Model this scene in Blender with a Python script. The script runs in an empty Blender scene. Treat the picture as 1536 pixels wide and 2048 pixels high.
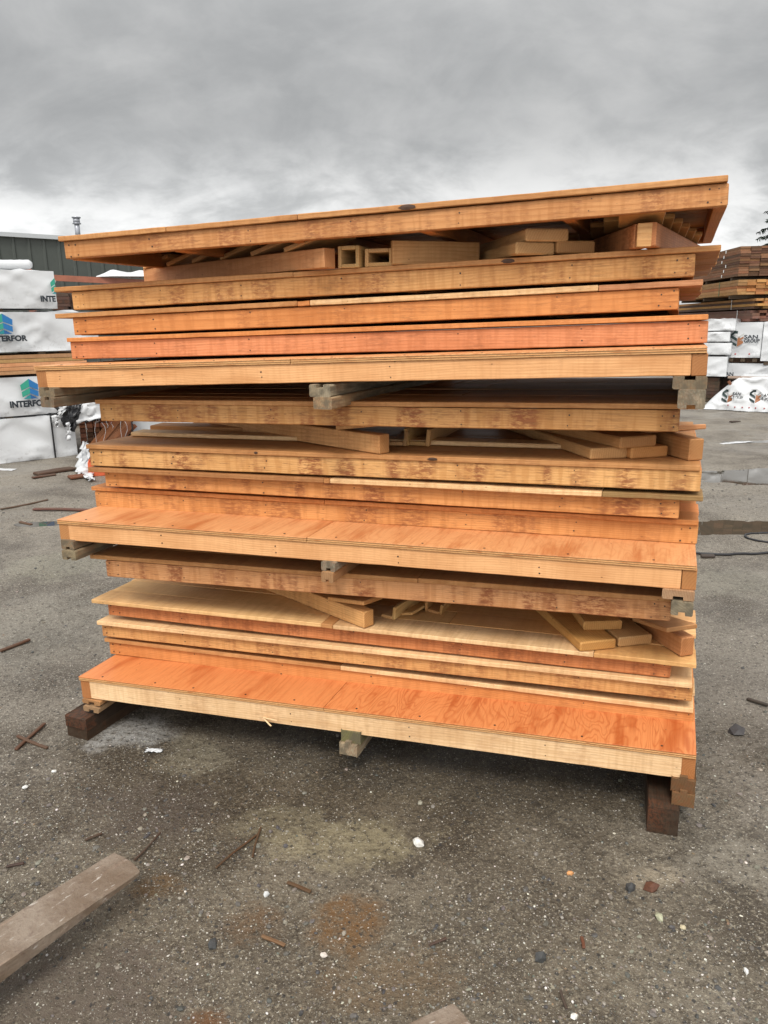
import bpy, math, random
from math import radians, sin, cos, pi, sqrt, atan2
from mathutils import Matrix, Vector, Euler, noise
R = random.Random(7)
SC = bpy.context.scene
COL = SC.collection

# ------------------------------------------------------------------ survey: pixels of the photograph -> points of the yard
FPX, PIT, ROL, HC = 1500.0, radians(14), radians(.8), 1.75
CAMP = Vector((0, 0, HC))
def ray(x, y):
    u = (x-768)/FPX; v = -(y-1024)/FPX
    c, s = cos(ROL), sin(ROL)
    u, v = u*c+v*s, -u*s+v*c
    return Vector((u, cos(PIT)+v*sin(PIT), -sin(PIT)+v*cos(PIT)))
def onz(x, y, z=0.0):
    d = ray(x, y); return CAMP+d*((z-HC)/d.z)
def onv(x, y, P, n):
    d = ray(x, y); return CAMP+d*((P-CAMP).dot(n)/d.dot(n))
SO = onz(180, 1430, .09)                       # stack frame: X along the front, Y into the depth, Z up
_e = onz(1366, 1610, .09)-SO; YAW = atan2(_e.y, _e.x)
SX = Vector((cos(YAW), sin(YAW), 0)); SY = Vector((-sin(YAW), cos(YAW), 0))
SO0 = Vector((SO.x, SO.y, 0))
def S(x, y, z): return SO0+SX*x+SY*y+Vector((0, 0, z))
def sxz(px, py, Y):
    q = onv(px, py, SO+SY*Y, SY); return (q-SO).dot(SX), q.z
def sxy(px, py, z):
    q = onz(px, py, z); return (q-SO).dot(SX), (q-SO).dot(SY)

# ------------------------------------------------------------------ materials
def newmat(name):
    m = bpy.data.materials.new(name); m.use_nodes = True
    nt = m.node_tree; b = nt.nodes['Principled BSDF']
    return m, nt, b
class NT:
    def __init__(s, nt): s.t = nt
    def n(s, typ, **kw):
        o = s.t.nodes.new(typ)
        for k, v in kw.items():
            if hasattr(o, k): setattr(o, k, v)
            else: o.inputs[k].default_value = v
        return o
    def l(s, a, b): s.t.links.new(a, b)
    def math(s, op, a, b=None, c=None, clamp=False):
        o = s.n('ShaderNodeMath', operation=op, use_clamp=clamp)
        for i, q in enumerate((a, b, c)):
            if q is None: continue
            if isinstance(q, (int, float)): o.inputs[i].default_value = q
            else: s.l(q, o.inputs[i])
        return o.outputs[0]
    def scale(s, vec, sc, off=(0, 0, 0)):
        o = s.n('ShaderNodeMapping'); s.l(vec, o.inputs[0])
        o.inputs['Scale'].default_value = sc; o.inputs['Location'].default_value = off
        return o.outputs[0]
    def noise(s, vec, scale=1, detail=3, rough=.55, dist=0):
        o = s.n('ShaderNodeTexNoise'); s.l(vec, o.inputs['Vector'])
        o.inputs['Scale'].default_value = scale; o.inputs['Detail'].default_value = detail
        o.inputs['Roughness'].default_value = rough; o.inputs['Distortion'].default_value = dist
        return o.outputs['Fac']
    def ss(s, v, lo, hi):
        o = s.n('ShaderNodeMapRange', interpolation_type='SMOOTHSTEP')
        s.l(v, o.inputs[0]); o.inputs[1].default_value = lo; o.inputs[2].default_value = hi
        return o.outputs[0]
    def mix(s, f, a, b, blend='MIX'):
        o = s.n('ShaderNodeMix', data_type='RGBA', blend_type=blend)
        for i, q in ((0, f), (6, a), (7, b)):
            if isinstance(q, (int, float)): o.inputs[i].default_value = q
            elif isinstance(q, tuple): o.inputs[i].default_value = q if len(q) == 4 else q+(1,)
            else: s.l(q, o.inputs[i])
        return o.outputs[2]
    def bump(s, h, strength, dist, b):
        o = s.n('ShaderNodeBump'); o.inputs['Strength'].default_value = strength
        o.inputs['Distance'].default_value = dist
        s.l(h, o.inputs['Height']); s.l(o.outputs[0], b.inputs['Normal'])

def wood_mat(name, weather=0.0, ply=False, rough=.58, spec=.22, tone=(1.07, .985, .97)):
    m, nt, b = newmat(name); N = NT(nt)
    co = N.n('ShaderNodeAttribute', attribute_name='bco').outputs['Vector']
    ca = N.n('ShaderNodeAttribute', attribute_name='bcol')
    tint, stain = ca.outputs['Color'], ca.outputs['Alpha']
    sep = N.n('ShaderNodeSeparateXYZ'); N.l(co, sep.inputs[0])
    tint = N.mix(1.0, tint, tone, 'MULTIPLY')
    if ply:
        n1 = N.noise(N.scale(co, (3.0, 8.0, 8.0)), 1, 2.2, .5, .4)
        fr = N.math('FRACT', N.math('MULTIPLY', n1, 16))
        ring = N.math('MULTIPLY', N.ss(N.math('ABSOLUTE', N.math('SUBTRACT', fr, .5)), .20, .5), N.math('MULTIPLY', stain, .5))
        fine = N.noise(N.scale(co, (5, 120, 120)), 1, 3)
    else:
        # growth rings round a wandering pith, plus saw streaks
        w1 = N.noise(N.scale(co, (1.1, 9, 9)), 1, 2, .5)
        w2 = N.noise(N.scale(co, (.7, 1.5, 1.5), (4, 9, 2)), 1, 2, .5)
        yy = N.math('ADD', N.math('ADD', sep.outputs[1], N.math('MULTIPLY', w2, .10)), -.02)
        zz = N.math('ADD', N.math('ADD', sep.outputs[2], N.math('MULTIPLY', w1, .035)), .01)
        rad = N.math('SQRT', N.math('ADD', N.math('POWER', yy, 2), N.math('POWER', zz, 2)))
        fr = N.math('FRACT', N.math('MULTIPLY', rad, 120))
        ring = N.ss(fr, .25, .95)
        fine = N.noise(N.scale(co, (7, 260, 260)), 1, 4, .6)
    blot = N.noise(N.scale(co, (2.2, 11, 11), (3, 1, 7)), 1, 3)
    dark = N.mix(1.0, tint, (.64, .52, .40) if not ply else (.62, .36, .22), 'MULTIPLY')
    lite = N.mix(1.0, tint, (1.08, 1.1, 1.12), 'MULTIPLY')
    c = N.mix(N.math('MULTIPLY', ring, .95 if ply else .40), tint, dark)
    c = N.mix(N.math('MULTIPLY', N.ss(fine, .45, .72), .38), c, dark)
    c = N.mix(N.math('MULTIPLY', N.ss(blot, .48, .75), .5), c, lite)
    c = N.mix(N.math('MULTIPLY', N.ss(blot, .48, .27), .8 if ply else .45), c, dark)
    # roller and bark stains: bands across the board, broken up along the grain
    saw = N.noise(N.scale(co, (52, 5, 5), (1, 1, 6)), 1, 2, .5)
    if not ply:
        c = N.mix(N.math('MULTIPLY', N.math('MULTIPLY', N.ss(saw, .45, .62), .42), N.math('ADD', stain, .15), clamp=True), c, dark)
        lng = N.noise(N.scale(co, (1.6, .5, .5), (5, 0, 2)), 1, 3, .6)
        c = N.mix(N.math('MULTIPLY', N.ss(lng, .42, .62), .35), c, dark)
    bnd = N.noise(N.scale(co, (6.5, 1.2, 1.2), (11, 3, 5)), 1, 3, .65)
    brk = N.noise(N.scale(co, (38, 95, 95), (1, 5, 3)), 1, 4, .7)
    fld = N.noise(N.scale(co, (1.3, 2, 2), (7, 7, 1)), 1, 2)
    st = N.math('MULTIPLY', N.math('MULTIPLY', N.ss(bnd, .46, .58), N.ss(brk, .38, .58)), N.ss(fld, .30, .48))
    st = N.math('MULTIPLY', st, N.math('MULTIPLY', stain, stain) if not ply else 0.0, clamp=True)
    c = N.mix(N.math('MULTIPLY', st, .85), c, (.23, .068, .026))
    flk = N.noise(N.scale(co, (16, 120, 120), (2, 8, 3)), 1, 4, .7)
    f2 = N.math('MULTIPLY', N.math('MULTIPLY', N.ss(flk, .53, .65), N.ss(fld, .30, .50)), stain if not ply else .25, clamp=True)
    c = N.mix(N.math('MULTIPLY', f2, .42), c, (.13, .055, .026))
    # knots
    vo = N.n('ShaderNodeTexVoronoi'); N.l(N.scale(co, (3.4, 8.5, 8.5)), vo.inputs['Vector'])
    vsep = N.n('ShaderNodeSeparateColor'); N.l(vo.outputs['Color'], vsep.inputs[0])
    kn = N.math('MULTIPLY', N.ss(vo.outputs['Distance'], .105, .045), N.math('GREATER_THAN', vsep.outputs[0], .80))
    c = N.mix(N.math('MULTIPLY', kn, .72), c, (.13, .052, .022))
    if weather:
        g = N.noise(N.scale(co, (5, 40, 40), (5, 5, 5)), 1, 4)
        c = N.mix(N.math('MULTIPLY', N.ss(g, .35, .65), weather), c, (.10, .085, .06))
    N.l(c, b.inputs['Base Color'])
    wet = N.noise(N.scale(co, (2, 7, 7), (9, 2, 2)), 1, 2)
    N.l(N.math('ADD', N.math('MULTIPLY', wet, .35), rough-.17), b.inputs['Roughness'])
    b.inputs['Specular IOR Level'].default_value = spec
    h = N.math('ADD', fine, N.math('MULTIPLY', ring, -.35))
    N.bump(h, .35, .0022, b)
    return m

def plain(name, col, rough=.6, metal=0, nscale=0, namt=.25, bump=0, spec=.4, dark=(.5, .5, .5)):
    m, nt, b = newmat(name); N = NT(nt)
    b.inputs['Roughness'].default_value = rough; b.inputs['Metallic'].default_value = metal
    b.inputs['Specular IOR Level'].default_value = spec
    b.inputs['Base Color'].default_value = (*col, 1)
    if nscale:
        tc = N.n('ShaderNodeTexCoord').outputs['Object']
        n = N.noise(tc, nscale, 5, .65)
        N.l(N.mix(N.math('MULTIPLY', N.ss(n, .4, .7), namt), tuple(col), tuple(c*d for c, d in zip(col, dark))), b.inputs['Base Color'])
        N.l(N.math('ADD', N.math('MULTIPLY', N.noise(tc, nscale*1.7, 3), .3), rough-.15), b.inputs['Roughness'])
        if bump: N.bump(n, .6, bump, b)
    return m

WOOD = wood_mat('wood')
PLY = wood_mat('plywood', ply=True, rough=.45, spec=.38)
GREYW = wood_mat('weathered_wood', weather=.75, rough=.7, tone=(1, .98, .92))
ROUGHW = wood_mat('far_wood', weather=.15, rough=.6)
NAIL = plain('nail_steel', (.07, .045, .03), .5, .3)

def attr_mat(name, rough, spec, bump=0, bs=40):
    m, nt, b = newmat(name); N = NT(nt)
    ca = N.n('ShaderNodeAttribute', attribute_name='bcol').outputs['Color']
    tc = N.n('ShaderNodeTexCoord').outputs['Object']
    n = N.noise(tc, bs, 4, .6)
    dk = N.mix(1.0, ca, (.55, .55, .55), 'MULTIPLY')
    N.l(N.mix(N.math('MULTIPLY', N.ss(n, .4, .7), .6), ca, dk), b.inputs['Base Color'])
    b.inputs['Roughness'].default_value = rough; b.inputs['Specular IOR Level'].default_value = spec
    if bump: N.bump(n, .5, bump, b)
    return m
STONE = attr_mat('stone', .55, .4, .002, 90)

def wrap_mat(name, dirt=.35):
    m, nt, b = newmat(name); N = NT(nt)
    tc = N.n('ShaderNodeTexCoord').outputs['Object']
    big = N.noise(tc, .9, 4, .6); fine = N.noise(tc, 14, 5, .7)
    sp = N.n('ShaderNodeSeparateXYZ'); N.l(tc, sp.inputs[0])
    low = N.ss(sp.outputs[2], .35, .0)                       # mud splashed on the foot of the wrap
    d = N.math('MULTIPLY', N.ss(fine, .52, .70), N.math('ADD', N.math('MULTIPLY', low, dirt), N.math('MULTIPLY', N.ss(big, .5, .75), .12)), clamp=True)
    N.l(N.mix(d, (.58, .59, .60), (.13, .11, .09)), b.inputs['Base Color'])
    b.inputs['Roughness'].default_value = .38; b.inputs['Specular IOR Level'].default_value = .45
    w = N.n('ShaderNodeTexWave', wave_type='BANDS', bands_direction='DIAGONAL'); N.l(tc, w.inputs[0])
    w.inputs['Scale'].default_value = .8; w.inputs['Distortion'].default_value = 9; w.inputs['Detail'].default_value = 2
    w.inputs['Detail Scale'].default_value = .9
    h = N.math('ADD', N.math('MULTIPLY', w.outputs['Fac'], .8), N.math('MULTIPLY', N.noise(tc, 3, 3, .5), .5))
    N.bump(h, .4, .06, b)
    return m
WRAP = wrap_mat('white_wrap'); WRAPC = wrap_mat('clean_wrap', .05)
BLACKW = plain('black_film', (.018, .018, .02), .35, 0, 5, .4, .02)
INK = plain('ink', (.014, .02, .028), .5)
STRAP = plain('strap', (.02, .02, .022), .45)
WSTRAP = plain('pale_strap', (.75, .75, .73), .5)

def ground_mat():
    m, nt, b = newmat('wet_gravel_ground'); N = NT(nt)
    tc = N.n('ShaderNodeTexCoord').outputs['Object']
    big = N.noise(tc, .38, 4, .6, .4); mid = N.noise(tc, 1.9, 5, .62, .3); fine = N.noise(tc, 34, 5, .7); grit = N.noise(tc, 95, 4, .75)
    c = N.mix(N.ss(mid, .34, .66), (.092, .076, .060), (.205, .180, .147))
    c = N.mix(N.math('MULTIPLY', N.ss(big, .47, .64), .55), c, (.275, .243, .198))
    c = N.mix(N.math('MULTIPLY', N.ss(fine, .48, .64), .68), c, (.060, .049, .038))
    c = N.mix(N.math('MULTIPLY', N.ss(grit, .53, .63), .75), c, (.40, .365, .30))
    g2 = N.noise(tc, 60, 4, .8)
    c = N.mix(N.math('MULTIPLY', N.ss(g2, .42, .30), .9), c, (.036, .030, .025))
    def soak_shade(px, py, rx, ry, c, amt, col):
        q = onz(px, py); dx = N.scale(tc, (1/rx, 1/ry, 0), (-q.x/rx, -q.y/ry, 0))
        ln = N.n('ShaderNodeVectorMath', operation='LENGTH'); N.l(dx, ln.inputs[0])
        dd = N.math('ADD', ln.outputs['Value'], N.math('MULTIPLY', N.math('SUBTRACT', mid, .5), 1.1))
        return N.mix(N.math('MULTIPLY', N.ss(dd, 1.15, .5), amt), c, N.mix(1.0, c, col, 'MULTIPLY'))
    c = soak_shade(700, 1850, 1.9, 1.25, c, .65, (.66, .60, .47)); c = soak_shade(780, 1500, 1.9, .7, c, .75, (.50, .44, .35))  # wet ground in front, then shade under the stack painted into the colour
    # sandy, rusty and washed-out patches
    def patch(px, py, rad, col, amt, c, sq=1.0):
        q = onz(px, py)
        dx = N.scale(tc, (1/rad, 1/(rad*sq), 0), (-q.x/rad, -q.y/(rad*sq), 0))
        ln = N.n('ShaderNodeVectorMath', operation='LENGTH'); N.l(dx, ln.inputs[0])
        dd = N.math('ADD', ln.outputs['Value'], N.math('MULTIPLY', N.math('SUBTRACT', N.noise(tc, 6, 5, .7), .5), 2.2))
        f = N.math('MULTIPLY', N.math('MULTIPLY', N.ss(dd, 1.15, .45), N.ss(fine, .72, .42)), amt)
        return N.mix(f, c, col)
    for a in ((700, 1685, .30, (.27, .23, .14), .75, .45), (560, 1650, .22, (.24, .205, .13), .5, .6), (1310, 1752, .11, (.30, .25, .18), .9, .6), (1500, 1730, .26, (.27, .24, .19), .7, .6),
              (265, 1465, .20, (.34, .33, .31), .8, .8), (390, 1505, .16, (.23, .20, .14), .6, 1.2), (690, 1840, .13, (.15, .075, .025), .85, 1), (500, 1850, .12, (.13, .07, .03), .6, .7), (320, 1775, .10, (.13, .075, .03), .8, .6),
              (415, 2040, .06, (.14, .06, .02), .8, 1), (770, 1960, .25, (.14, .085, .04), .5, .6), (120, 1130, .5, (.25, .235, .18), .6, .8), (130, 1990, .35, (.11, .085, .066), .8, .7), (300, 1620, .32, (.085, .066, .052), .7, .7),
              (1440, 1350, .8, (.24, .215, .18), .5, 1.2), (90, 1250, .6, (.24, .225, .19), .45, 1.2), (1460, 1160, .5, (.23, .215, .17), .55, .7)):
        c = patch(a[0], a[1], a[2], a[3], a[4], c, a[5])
    # little pale and dark chips trodden into the surface
    tcd = N.n('ShaderNodeVectorMath', operation='ADD'); N.l(tc, tcd.inputs[0])
    nd = N.n('ShaderNodeTexNoise'); N.l(tc, nd.inputs['Vector']); nd.inputs['Scale'].default_value = 160; nd.inputs['Detail'].default_value = 2
    ndm = N.n('ShaderNodeVectorMath', operation='SCALE'); N.l(nd.outputs['Color'], ndm.inputs[0]); ndm.inputs['Scale'].default_value = .009; N.l(ndm.outputs[0], tcd.inputs[1])
    for sc, thr, cl, amt in ((150, .95, (.60, .57, .50), .85), (260, .90, (.42, .39, .33), .8), (60, .95, (.030, .030, .030), .8), (130, .90, (.035, .029, .024), .8)):
        v = N.n('ShaderNodeTexVoronoi'); N.l(tcd.outputs[0], v.inputs['Vector']); v.inputs['Scale'].default_value = sc
        vs = N.n('ShaderNodeSeparateColor'); N.l(v.outputs['Color'], vs.inputs[0])
        f = N.math('MULTIPLY', N.ss(v.outputs['Distance'], .42, .30), N.math('GREATER_THAN', vs.outputs[0], thr))
        c = N.mix(N.math('MULTIPLY', f, amt), c, cl)
    N.l(c, b.inputs['Base Color'])
    wet = N.ss(N.noise(tc, .8, 4, .6), .40, .62)
    N.l(N.math('ADD', .34, N.math('MULTIPLY', wet, .42)), b.inputs['Roughness'])
    b.inputs['Specular IOR Level'].default_value = .33
    N.bump(N.math('ADD', N.math('ADD', N.math('MULTIPLY', fine, 1.0), N.math('MULTIPLY', grit, .45)), N.math('MULTIPLY', mid, .8)), 1.0, .016, b)
    return m
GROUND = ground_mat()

# ------------------------------------------------------------------ mesh helpers
class MB:
    """collects boards, boxes, tubes and sheets; build() links them as ONE mesh object"""
    def __init__(s): s.v = []; s.f = []; s.bc = []; s.col = []; s.sm = []; s.mi = []
    def add(s, vs, fs, col=(.5, .5, .5, 0), bcs=None, smooth=False, mi=0):
        b0 = len(s.v)
        s.v += [Vector(q) for q in vs]; s.f += [tuple(b0+i for i in f) for f in fs]
        s.bc += list(bcs) if bcs else [tuple(q) for q in vs]
        s.col += [col]*len(vs) if isinstance(col[0], (int, float)) else list(col)
        s.sm += [smooth]*len(fs); s.mi += [mi]*len(fs)
    def board(s, M, L, W, T, col, stain=.3, ch=.002, seg=6, warp=.0015, swap=False, endk=.8, tip=None):
        """length on x, width on y, thickness on z; chamfered, faintly bowed, with its own grain"""
        off = Vector((R.uniform(-40, 40), R.uniform(-.03, .10), R.uniform(-.06, .06)))
        off += Vector((0, round(R.uniform(-6, 6))*3.0, 0)) if swap else Vector((0, 0, 0))
        ch = min(ch, W*.25, T*.25)
        prof = [(ch, 0), (W-ch, 0), (W, ch), (W, T-ch), (W-ch, T), (ch, T), (0, T-ch), (0, ch)]
        xs = [(0, 1), (ch, 0)]+[(L*k/seg, 0) for k in range(1, seg)]+[(L-ch, 0), (L, 1)]
        p1, p2 = R.uniform(0, 6), R.uniform(0, 6)
        vs = []; bc = []; cl = []
        c4 = (*col, stain)
        for x, ins in xs:
            k = (x/L)*pi
            dy = warp*sin(k*1.3+p1); dz = warp*sin(k*1.1+p2)*.6
            for y, z in prof:
                if ins: y = ch+(y)*(W-2*ch)/W; z = ch+(z)*(T-2*ch)/T
                vs.append(Vector((x, y+dy, z+dz))); bc.append(vs[-1]+off); cl.append(c4)
        if L > .3:
            for q in vs[8:-8]:
                k = noise.noise(q*23+off)*.0007+noise.noise(q*7+off)*.0008; q.y += k; q.z += noise.noise(q*17-off)*.0009
        kx = R.uniform(.7, 1.5); bc = [Vector((q.x*kx, q.y, q.z)) for q in bc]
        n = len(xs); fs = []
        for i in range(n-1):
            for j in range(8):
                a, b_ = i*8+j, i*8+(j+1) % 8
                fs.append((a, a+8, b_+8, b_))
        e4 = (col[0]*endk, col[1]*endk*.95, col[2]*endk*.9, stain*.4)
        for i, rev in ((0, False), (n-1, True)):
            k = len(vs)
            for j in range(8): vs.append(vs[i*8+j].copy()); bc.append(bc[i*8+j]); cl.append(e4)
            q = tuple(range(k, k+8)); fs.append(tuple(reversed(q)) if rev else q)
        fs = [tuple(reversed(f)) for f in fs]
        if swap: bc = [Vector((q.y, q.x, q.z)) for q in bc]
        s.add([M @ q for q in vs], fs, cl, bc)
    def prism(s, M, prof, L, col, stain=.3, endk=.8):
        """any outline in y/z drawn out along x"""
        off = Vector((R.uniform(-40, 40), R.uniform(-.03, .10), R.uniform(-.05, .05)))
        n = len(prof); vs = []; cl = []; xs = [0, L*.33, L*.66, L]
        for x in xs:
            for y, z in prof: vs.append(Vector((x, y, z))); cl.append((*col, stain))
        fs = [(i*n+j, i*n+(j+1) % n, (i+1)*n+(j+1) % n, (i+1)*n+j) for i in range(3) for j in range(n)]
        for i, rev in ((0, True), (3, False)):
            k = len(vs)
            for j in range(n): vs.append(vs[i*n+j].copy()); cl.append((*(c*endk for c in col), stain))
            q = tuple(range(k, k+n)); fs.append(tuple(reversed(q)) if rev else q)
        area = sum(prof[i][0]*prof[(i+1) % n][1]-prof[(i+1) % n][0]*prof[i][1] for i in range(n))
        if area > 0: fs = [tuple(reversed(f)) for f in fs]
        fs = [tuple(reversed(f)) for f in fs]
        s.add([M @ q for q in vs], fs, cl, [q+off for q in vs])
    def box(s, a, b, col=(.5, .5, .5, 0), M=None, mi=0):
        vs = [Vector((x, y, z)) for x in (a[0], b[0]) for y in (a[1], b[1]) for z in (a[2], b[2])]
        off = Vector((R.uniform(-40, 40), R.uniform(-.03, .1), R.uniform(-.05, .05)))
        fs = [(0, 1, 3, 2), (4, 6, 7, 5), (0, 4, 5, 1), (2, 3, 7, 6), (0, 2, 6, 4), (1, 5, 7, 3)]
        s.add([M @ q for q in vs] if M else vs, fs, col, [q+off for q in vs], mi=mi)
    def tube(s, pts, rad, col=(.5, .5, .5, 0), n=8, smooth=True, mi=0, cap=True):
        rs = rad if isinstance(rad, (list, tuple)) else [rad]*len(pts)
        vs = []; pts = [Vector(p) for p in pts]; px = None
        for i, p in enumerate(pts):
            t = (pts[min(i+1, len(pts)-1)]-pts[max(i-1, 0)]).normalized()
            if px is None:
                px = t.cross(Vector((0, 0, 1)))
                if px.length < .1: px = t.cross(Vector((1, 0, 0)))
            px = (px-t*px.dot(t)).normalized(); py = t.cross(px)
            for k in range(n): vs.append(p+(px*cos(2*pi*k/n)+py*sin(2*pi*k/n))*rs[i])
        fs = [(i*n+k, i*n+(k+1) % n, (i+1)*n+(k+1) % n, (i+1)*n+k) for i in range(len(pts)-1) for k in range(n)]
        if cap: fs += [tuple(reversed(range(n))), tuple(range((len(pts)-1)*n, len(pts)*n))]
        s.add(vs, fs, col, None, smooth, mi)
    def grid(s, fn, nu, nv, col=(.5, .5, .5, 0), smooth=True, mi=0):
        vs = [Vector(fn(i/nu, j/nv)) for j in range(nv+1) for i in range(nu+1)]
        fs = [(j*(nu+1)+i, j*(nu+1)+i+1, (j+1)*(nu+1)+i+1, (j+1)*(nu+1)+i) for j in range(nv) for i in range(nu)]
        s.add(vs, fs, col, None, smooth, mi)
    def mesh(s, name, mats):
        me = bpy.data.meshes.new(name)
        me.from_pydata([tuple(q) for q in s.v], [], s.f)
        a = me.attributes.new('bco', 'FLOAT_VECTOR', 'POINT'); a.data.foreach_set('vector', [c for q in s.bc for c in q])
        a = me.attributes.new('bcol', 'FLOAT_COLOR', 'POINT')
        a.data.foreach_set('color', [c for q in s.col for c in (q if len(q) == 4 else (*q, 0))])
        for m in (mats if isinstance(mats, (list, tuple)) else [mats]): me.materials.append(m)
        me.polygons.foreach_set('use_smooth', s.sm); me.polygons.foreach_set('material_index', s.mi)
        me.update(); return me
    def build(s, name, mats, parent=None, loc=None, rot=None):
        o = bpy.data.objects.new(name, s.mesh(name, mats)); COL.objects.link(o)
        if parent is not None: o.parent = parent
        if loc is not None: o.location = loc
        if rot is not None: o.rotation_euler = rot
        return o
def tag(o, label=None, cat=None, group=None, kind=None):
    if label: o['label'] = label
    if cat: o['category'] = cat
    if group: o['group'] = group
    if kind: o['kind'] = kind
    return o
def thing(name, label, cat, loc=(0, 0, 0), rot=(0, 0, 0), group=None):
    o = bpy.data.objects.new(name, None); COL.objects.link(o)
    o.empty_display_size = .1; o.location = loc; o.rotation_euler = rot
    return tag(o, label, cat, group)
T = Matrix.Translation
def RX(a): return Matrix.Rotation(a, 4, 'X')
def RY(a): return Matrix.Rotation(a, 4, 'Y')
def RZ(a): return Matrix.Rotation(a, 4, 'Z')
def vary(c, a=.08):
    k = 1+R.uniform(-a, a); return tuple(min(.9, q*k*(1+R.uniform(-a*.3, a*.3))) for q in c)

# nail heads: one small mesh shared by all
_nb = MB(); _nb.tube([(0, .004, 0), (0, -.0008, 0)], .0032, n=8, smooth=False)
NAILMESH = _nb.mesh('nail', NAIL)
def nail(parent, x, z, y=0):
    o = bpy.data.objects.new('nail', NAILMESH); COL.objects.link(o); o.parent = parent
    o.location = (x, y-.0005, z); s = R.uniform(.6, 1.0); o.scale = (s, 1, s)

# wood colours (base colours of the boards themselves)
OR = (.62, .28, .095); RD = (.58, .235, .09); YL = (.64, .37, .145); PL = (.80, .59, .32); TN = (.53, .29, .115); LO = (.73, .43, .20); GR = (.26, .225, .165); PKT = (.60, .33, .15); BRN = (.38, .20, .08); EDGE = (.52, .28, .11)
PLYC = (.66, .27, .085)

# ------------------------------------------------------------------ the framed panels
SK = .08                                        # the pieces are a few degrees out of square
SH = Matrix(((1, SK, 0, 0), (0, 1, 0, 0), (0, 0, 1, 0), (0, 0, 0, 1)))
DEPTH = 1.22
def panel(label, TL, BL, TR, BR, Y, cl, cr, of, railcol, stain, rows, ct=.018, sidecol=OR, z0=None, topshift=0.0, depth=DEPTH, frontnails=True, rx=0.0):
    """TL..BR: corners of the front rail; cl, cr: ends of the cladding's front edge; rows: front row of cladding [(end fraction, colour)]"""
    tl, bl, tr, br = (sxz(*q, Y) for q in (TL, BL, TR, BR))
    h = ((tl[1]-bl[1])+(tr[1]-br[1]))/2
    zl, zr = (tl[1]+bl[1])/2-h/2, (tr[1]+br[1])/2-h/2
    if z0 is not None: zl += z0; zr += z0
    x0, x1 = (tl[0]+bl[0])/2, (tr[0]+br[0])/2
    L = sqrt((x1-x0)**2+(zr-zl)**2)
    root = thing('framed_panel', label, 'wood panel', S(x0, Y, zl), (rx, -atan2(zr-zl, x1-x0), YAW), 'framed panels in the stack')
    ra = MB(); ra.board(T((0, 0, 0)) @ RX(0) @ Matrix(((1, 0, 0, 0), (0, 0, 1, 0), (0, 1, 0, 0), (0, 0, 0, 1))), L, h, .038, railcol, stain, .003, 40, .002)
    # the matrix above swaps y and z, so turn the faces round again
    ra.f = [tuple(reversed(f)) for f in ra.f]
    rail = ra.build('front_rail', WOOD, root)
    if frontnails:
        for xe in (.022, .058): 
            for zz in (.2, .78): nail(rail, xe+R.uniform(-.006, .006), h*(zz+R.uniform(-.08, .08)))
            for zz in (.2, .78): nail(rail, L-xe+R.uniform(-.006, .006), h*(zz+R.uniform(-.08, .08)))
        for k in range(1, 6):
            xx = L*k/6+R.uniform(-.03, .03)
            nail(rail, xx, h*R.uniform(.68, .85)); 
            if R.random() < .8: nail(rail, xx+R.uniform(-.01, .01), h*R.uniform(.15, .35))
    for xs in (0, L-.038):
        b = MB(); b.board(SH @ T((xs+.038, .0385, 0)) @ RZ(pi/2) , depth-.077, .038, h, vary(sidecol), .3)
        b.build('side_rail', WOOD, root)
    b = MB(); b.board(SH @ T((0, depth-.038, 0)), L, .038, h, vary(sidecol), .3); b.build('back_rail', WOOD, root)
    for k in (1, 2, 3, 4):
        b = MB(); b.board(SH @ T((L*k/5+.019, .0385, 0)) @ RZ(pi/2), depth-.077, .038, h-.002, vary(sidecol), .3); b.build('joist', WOOD, root)
    # cladding: rows of boards along x
    xl = sxz(*cl, Y-of)[0]-x0; xr = sxz(*cr, Y-of)[0]-x0
    cb = MB(); y = -of; k = 0; LC = xr-xl
    while y < depth-.02:
        w = min(.138, depth-y)
        if k == 0:
            xa = xl
            for fr, c in rows:
                xb = xl+LC*fr
                cb.board(SH @ T((xa, y, h+.0015)), xb-xa-.0015, w, ct+R.uniform(-.001, .001), c, .5, .002, 24, .0012)
                xa = xb
        else:
            cut = xl+LC*R.choice((.42, .55, .63, 1.0)) if R.random() < .7 else xr
            e0, e1 = xl+R.uniform(-.008, .012), xr+R.uniform(-.012, .010)
            cb.board(SH @ T((e0, y, h+.0015)), (cut if cut < xr-.05 else e1)-e0-.001, w-.003, ct+R.uniform(-.0015, .0015), vary(rows[0][1], .12), .3, .002, 6, .001)
            if cut < xr-.05: cb.board(SH @ T((cut, y, h+.0015)), e1-cut, w-.003, ct+R.uniform(-.0015, .0015), vary(rows[-1][1], .12), .3, .002, 6, .001)
        y += w; k += 1
    cb.build('cladding', WOOD, root)
    return root, L, h, zl, zr, x0

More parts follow.
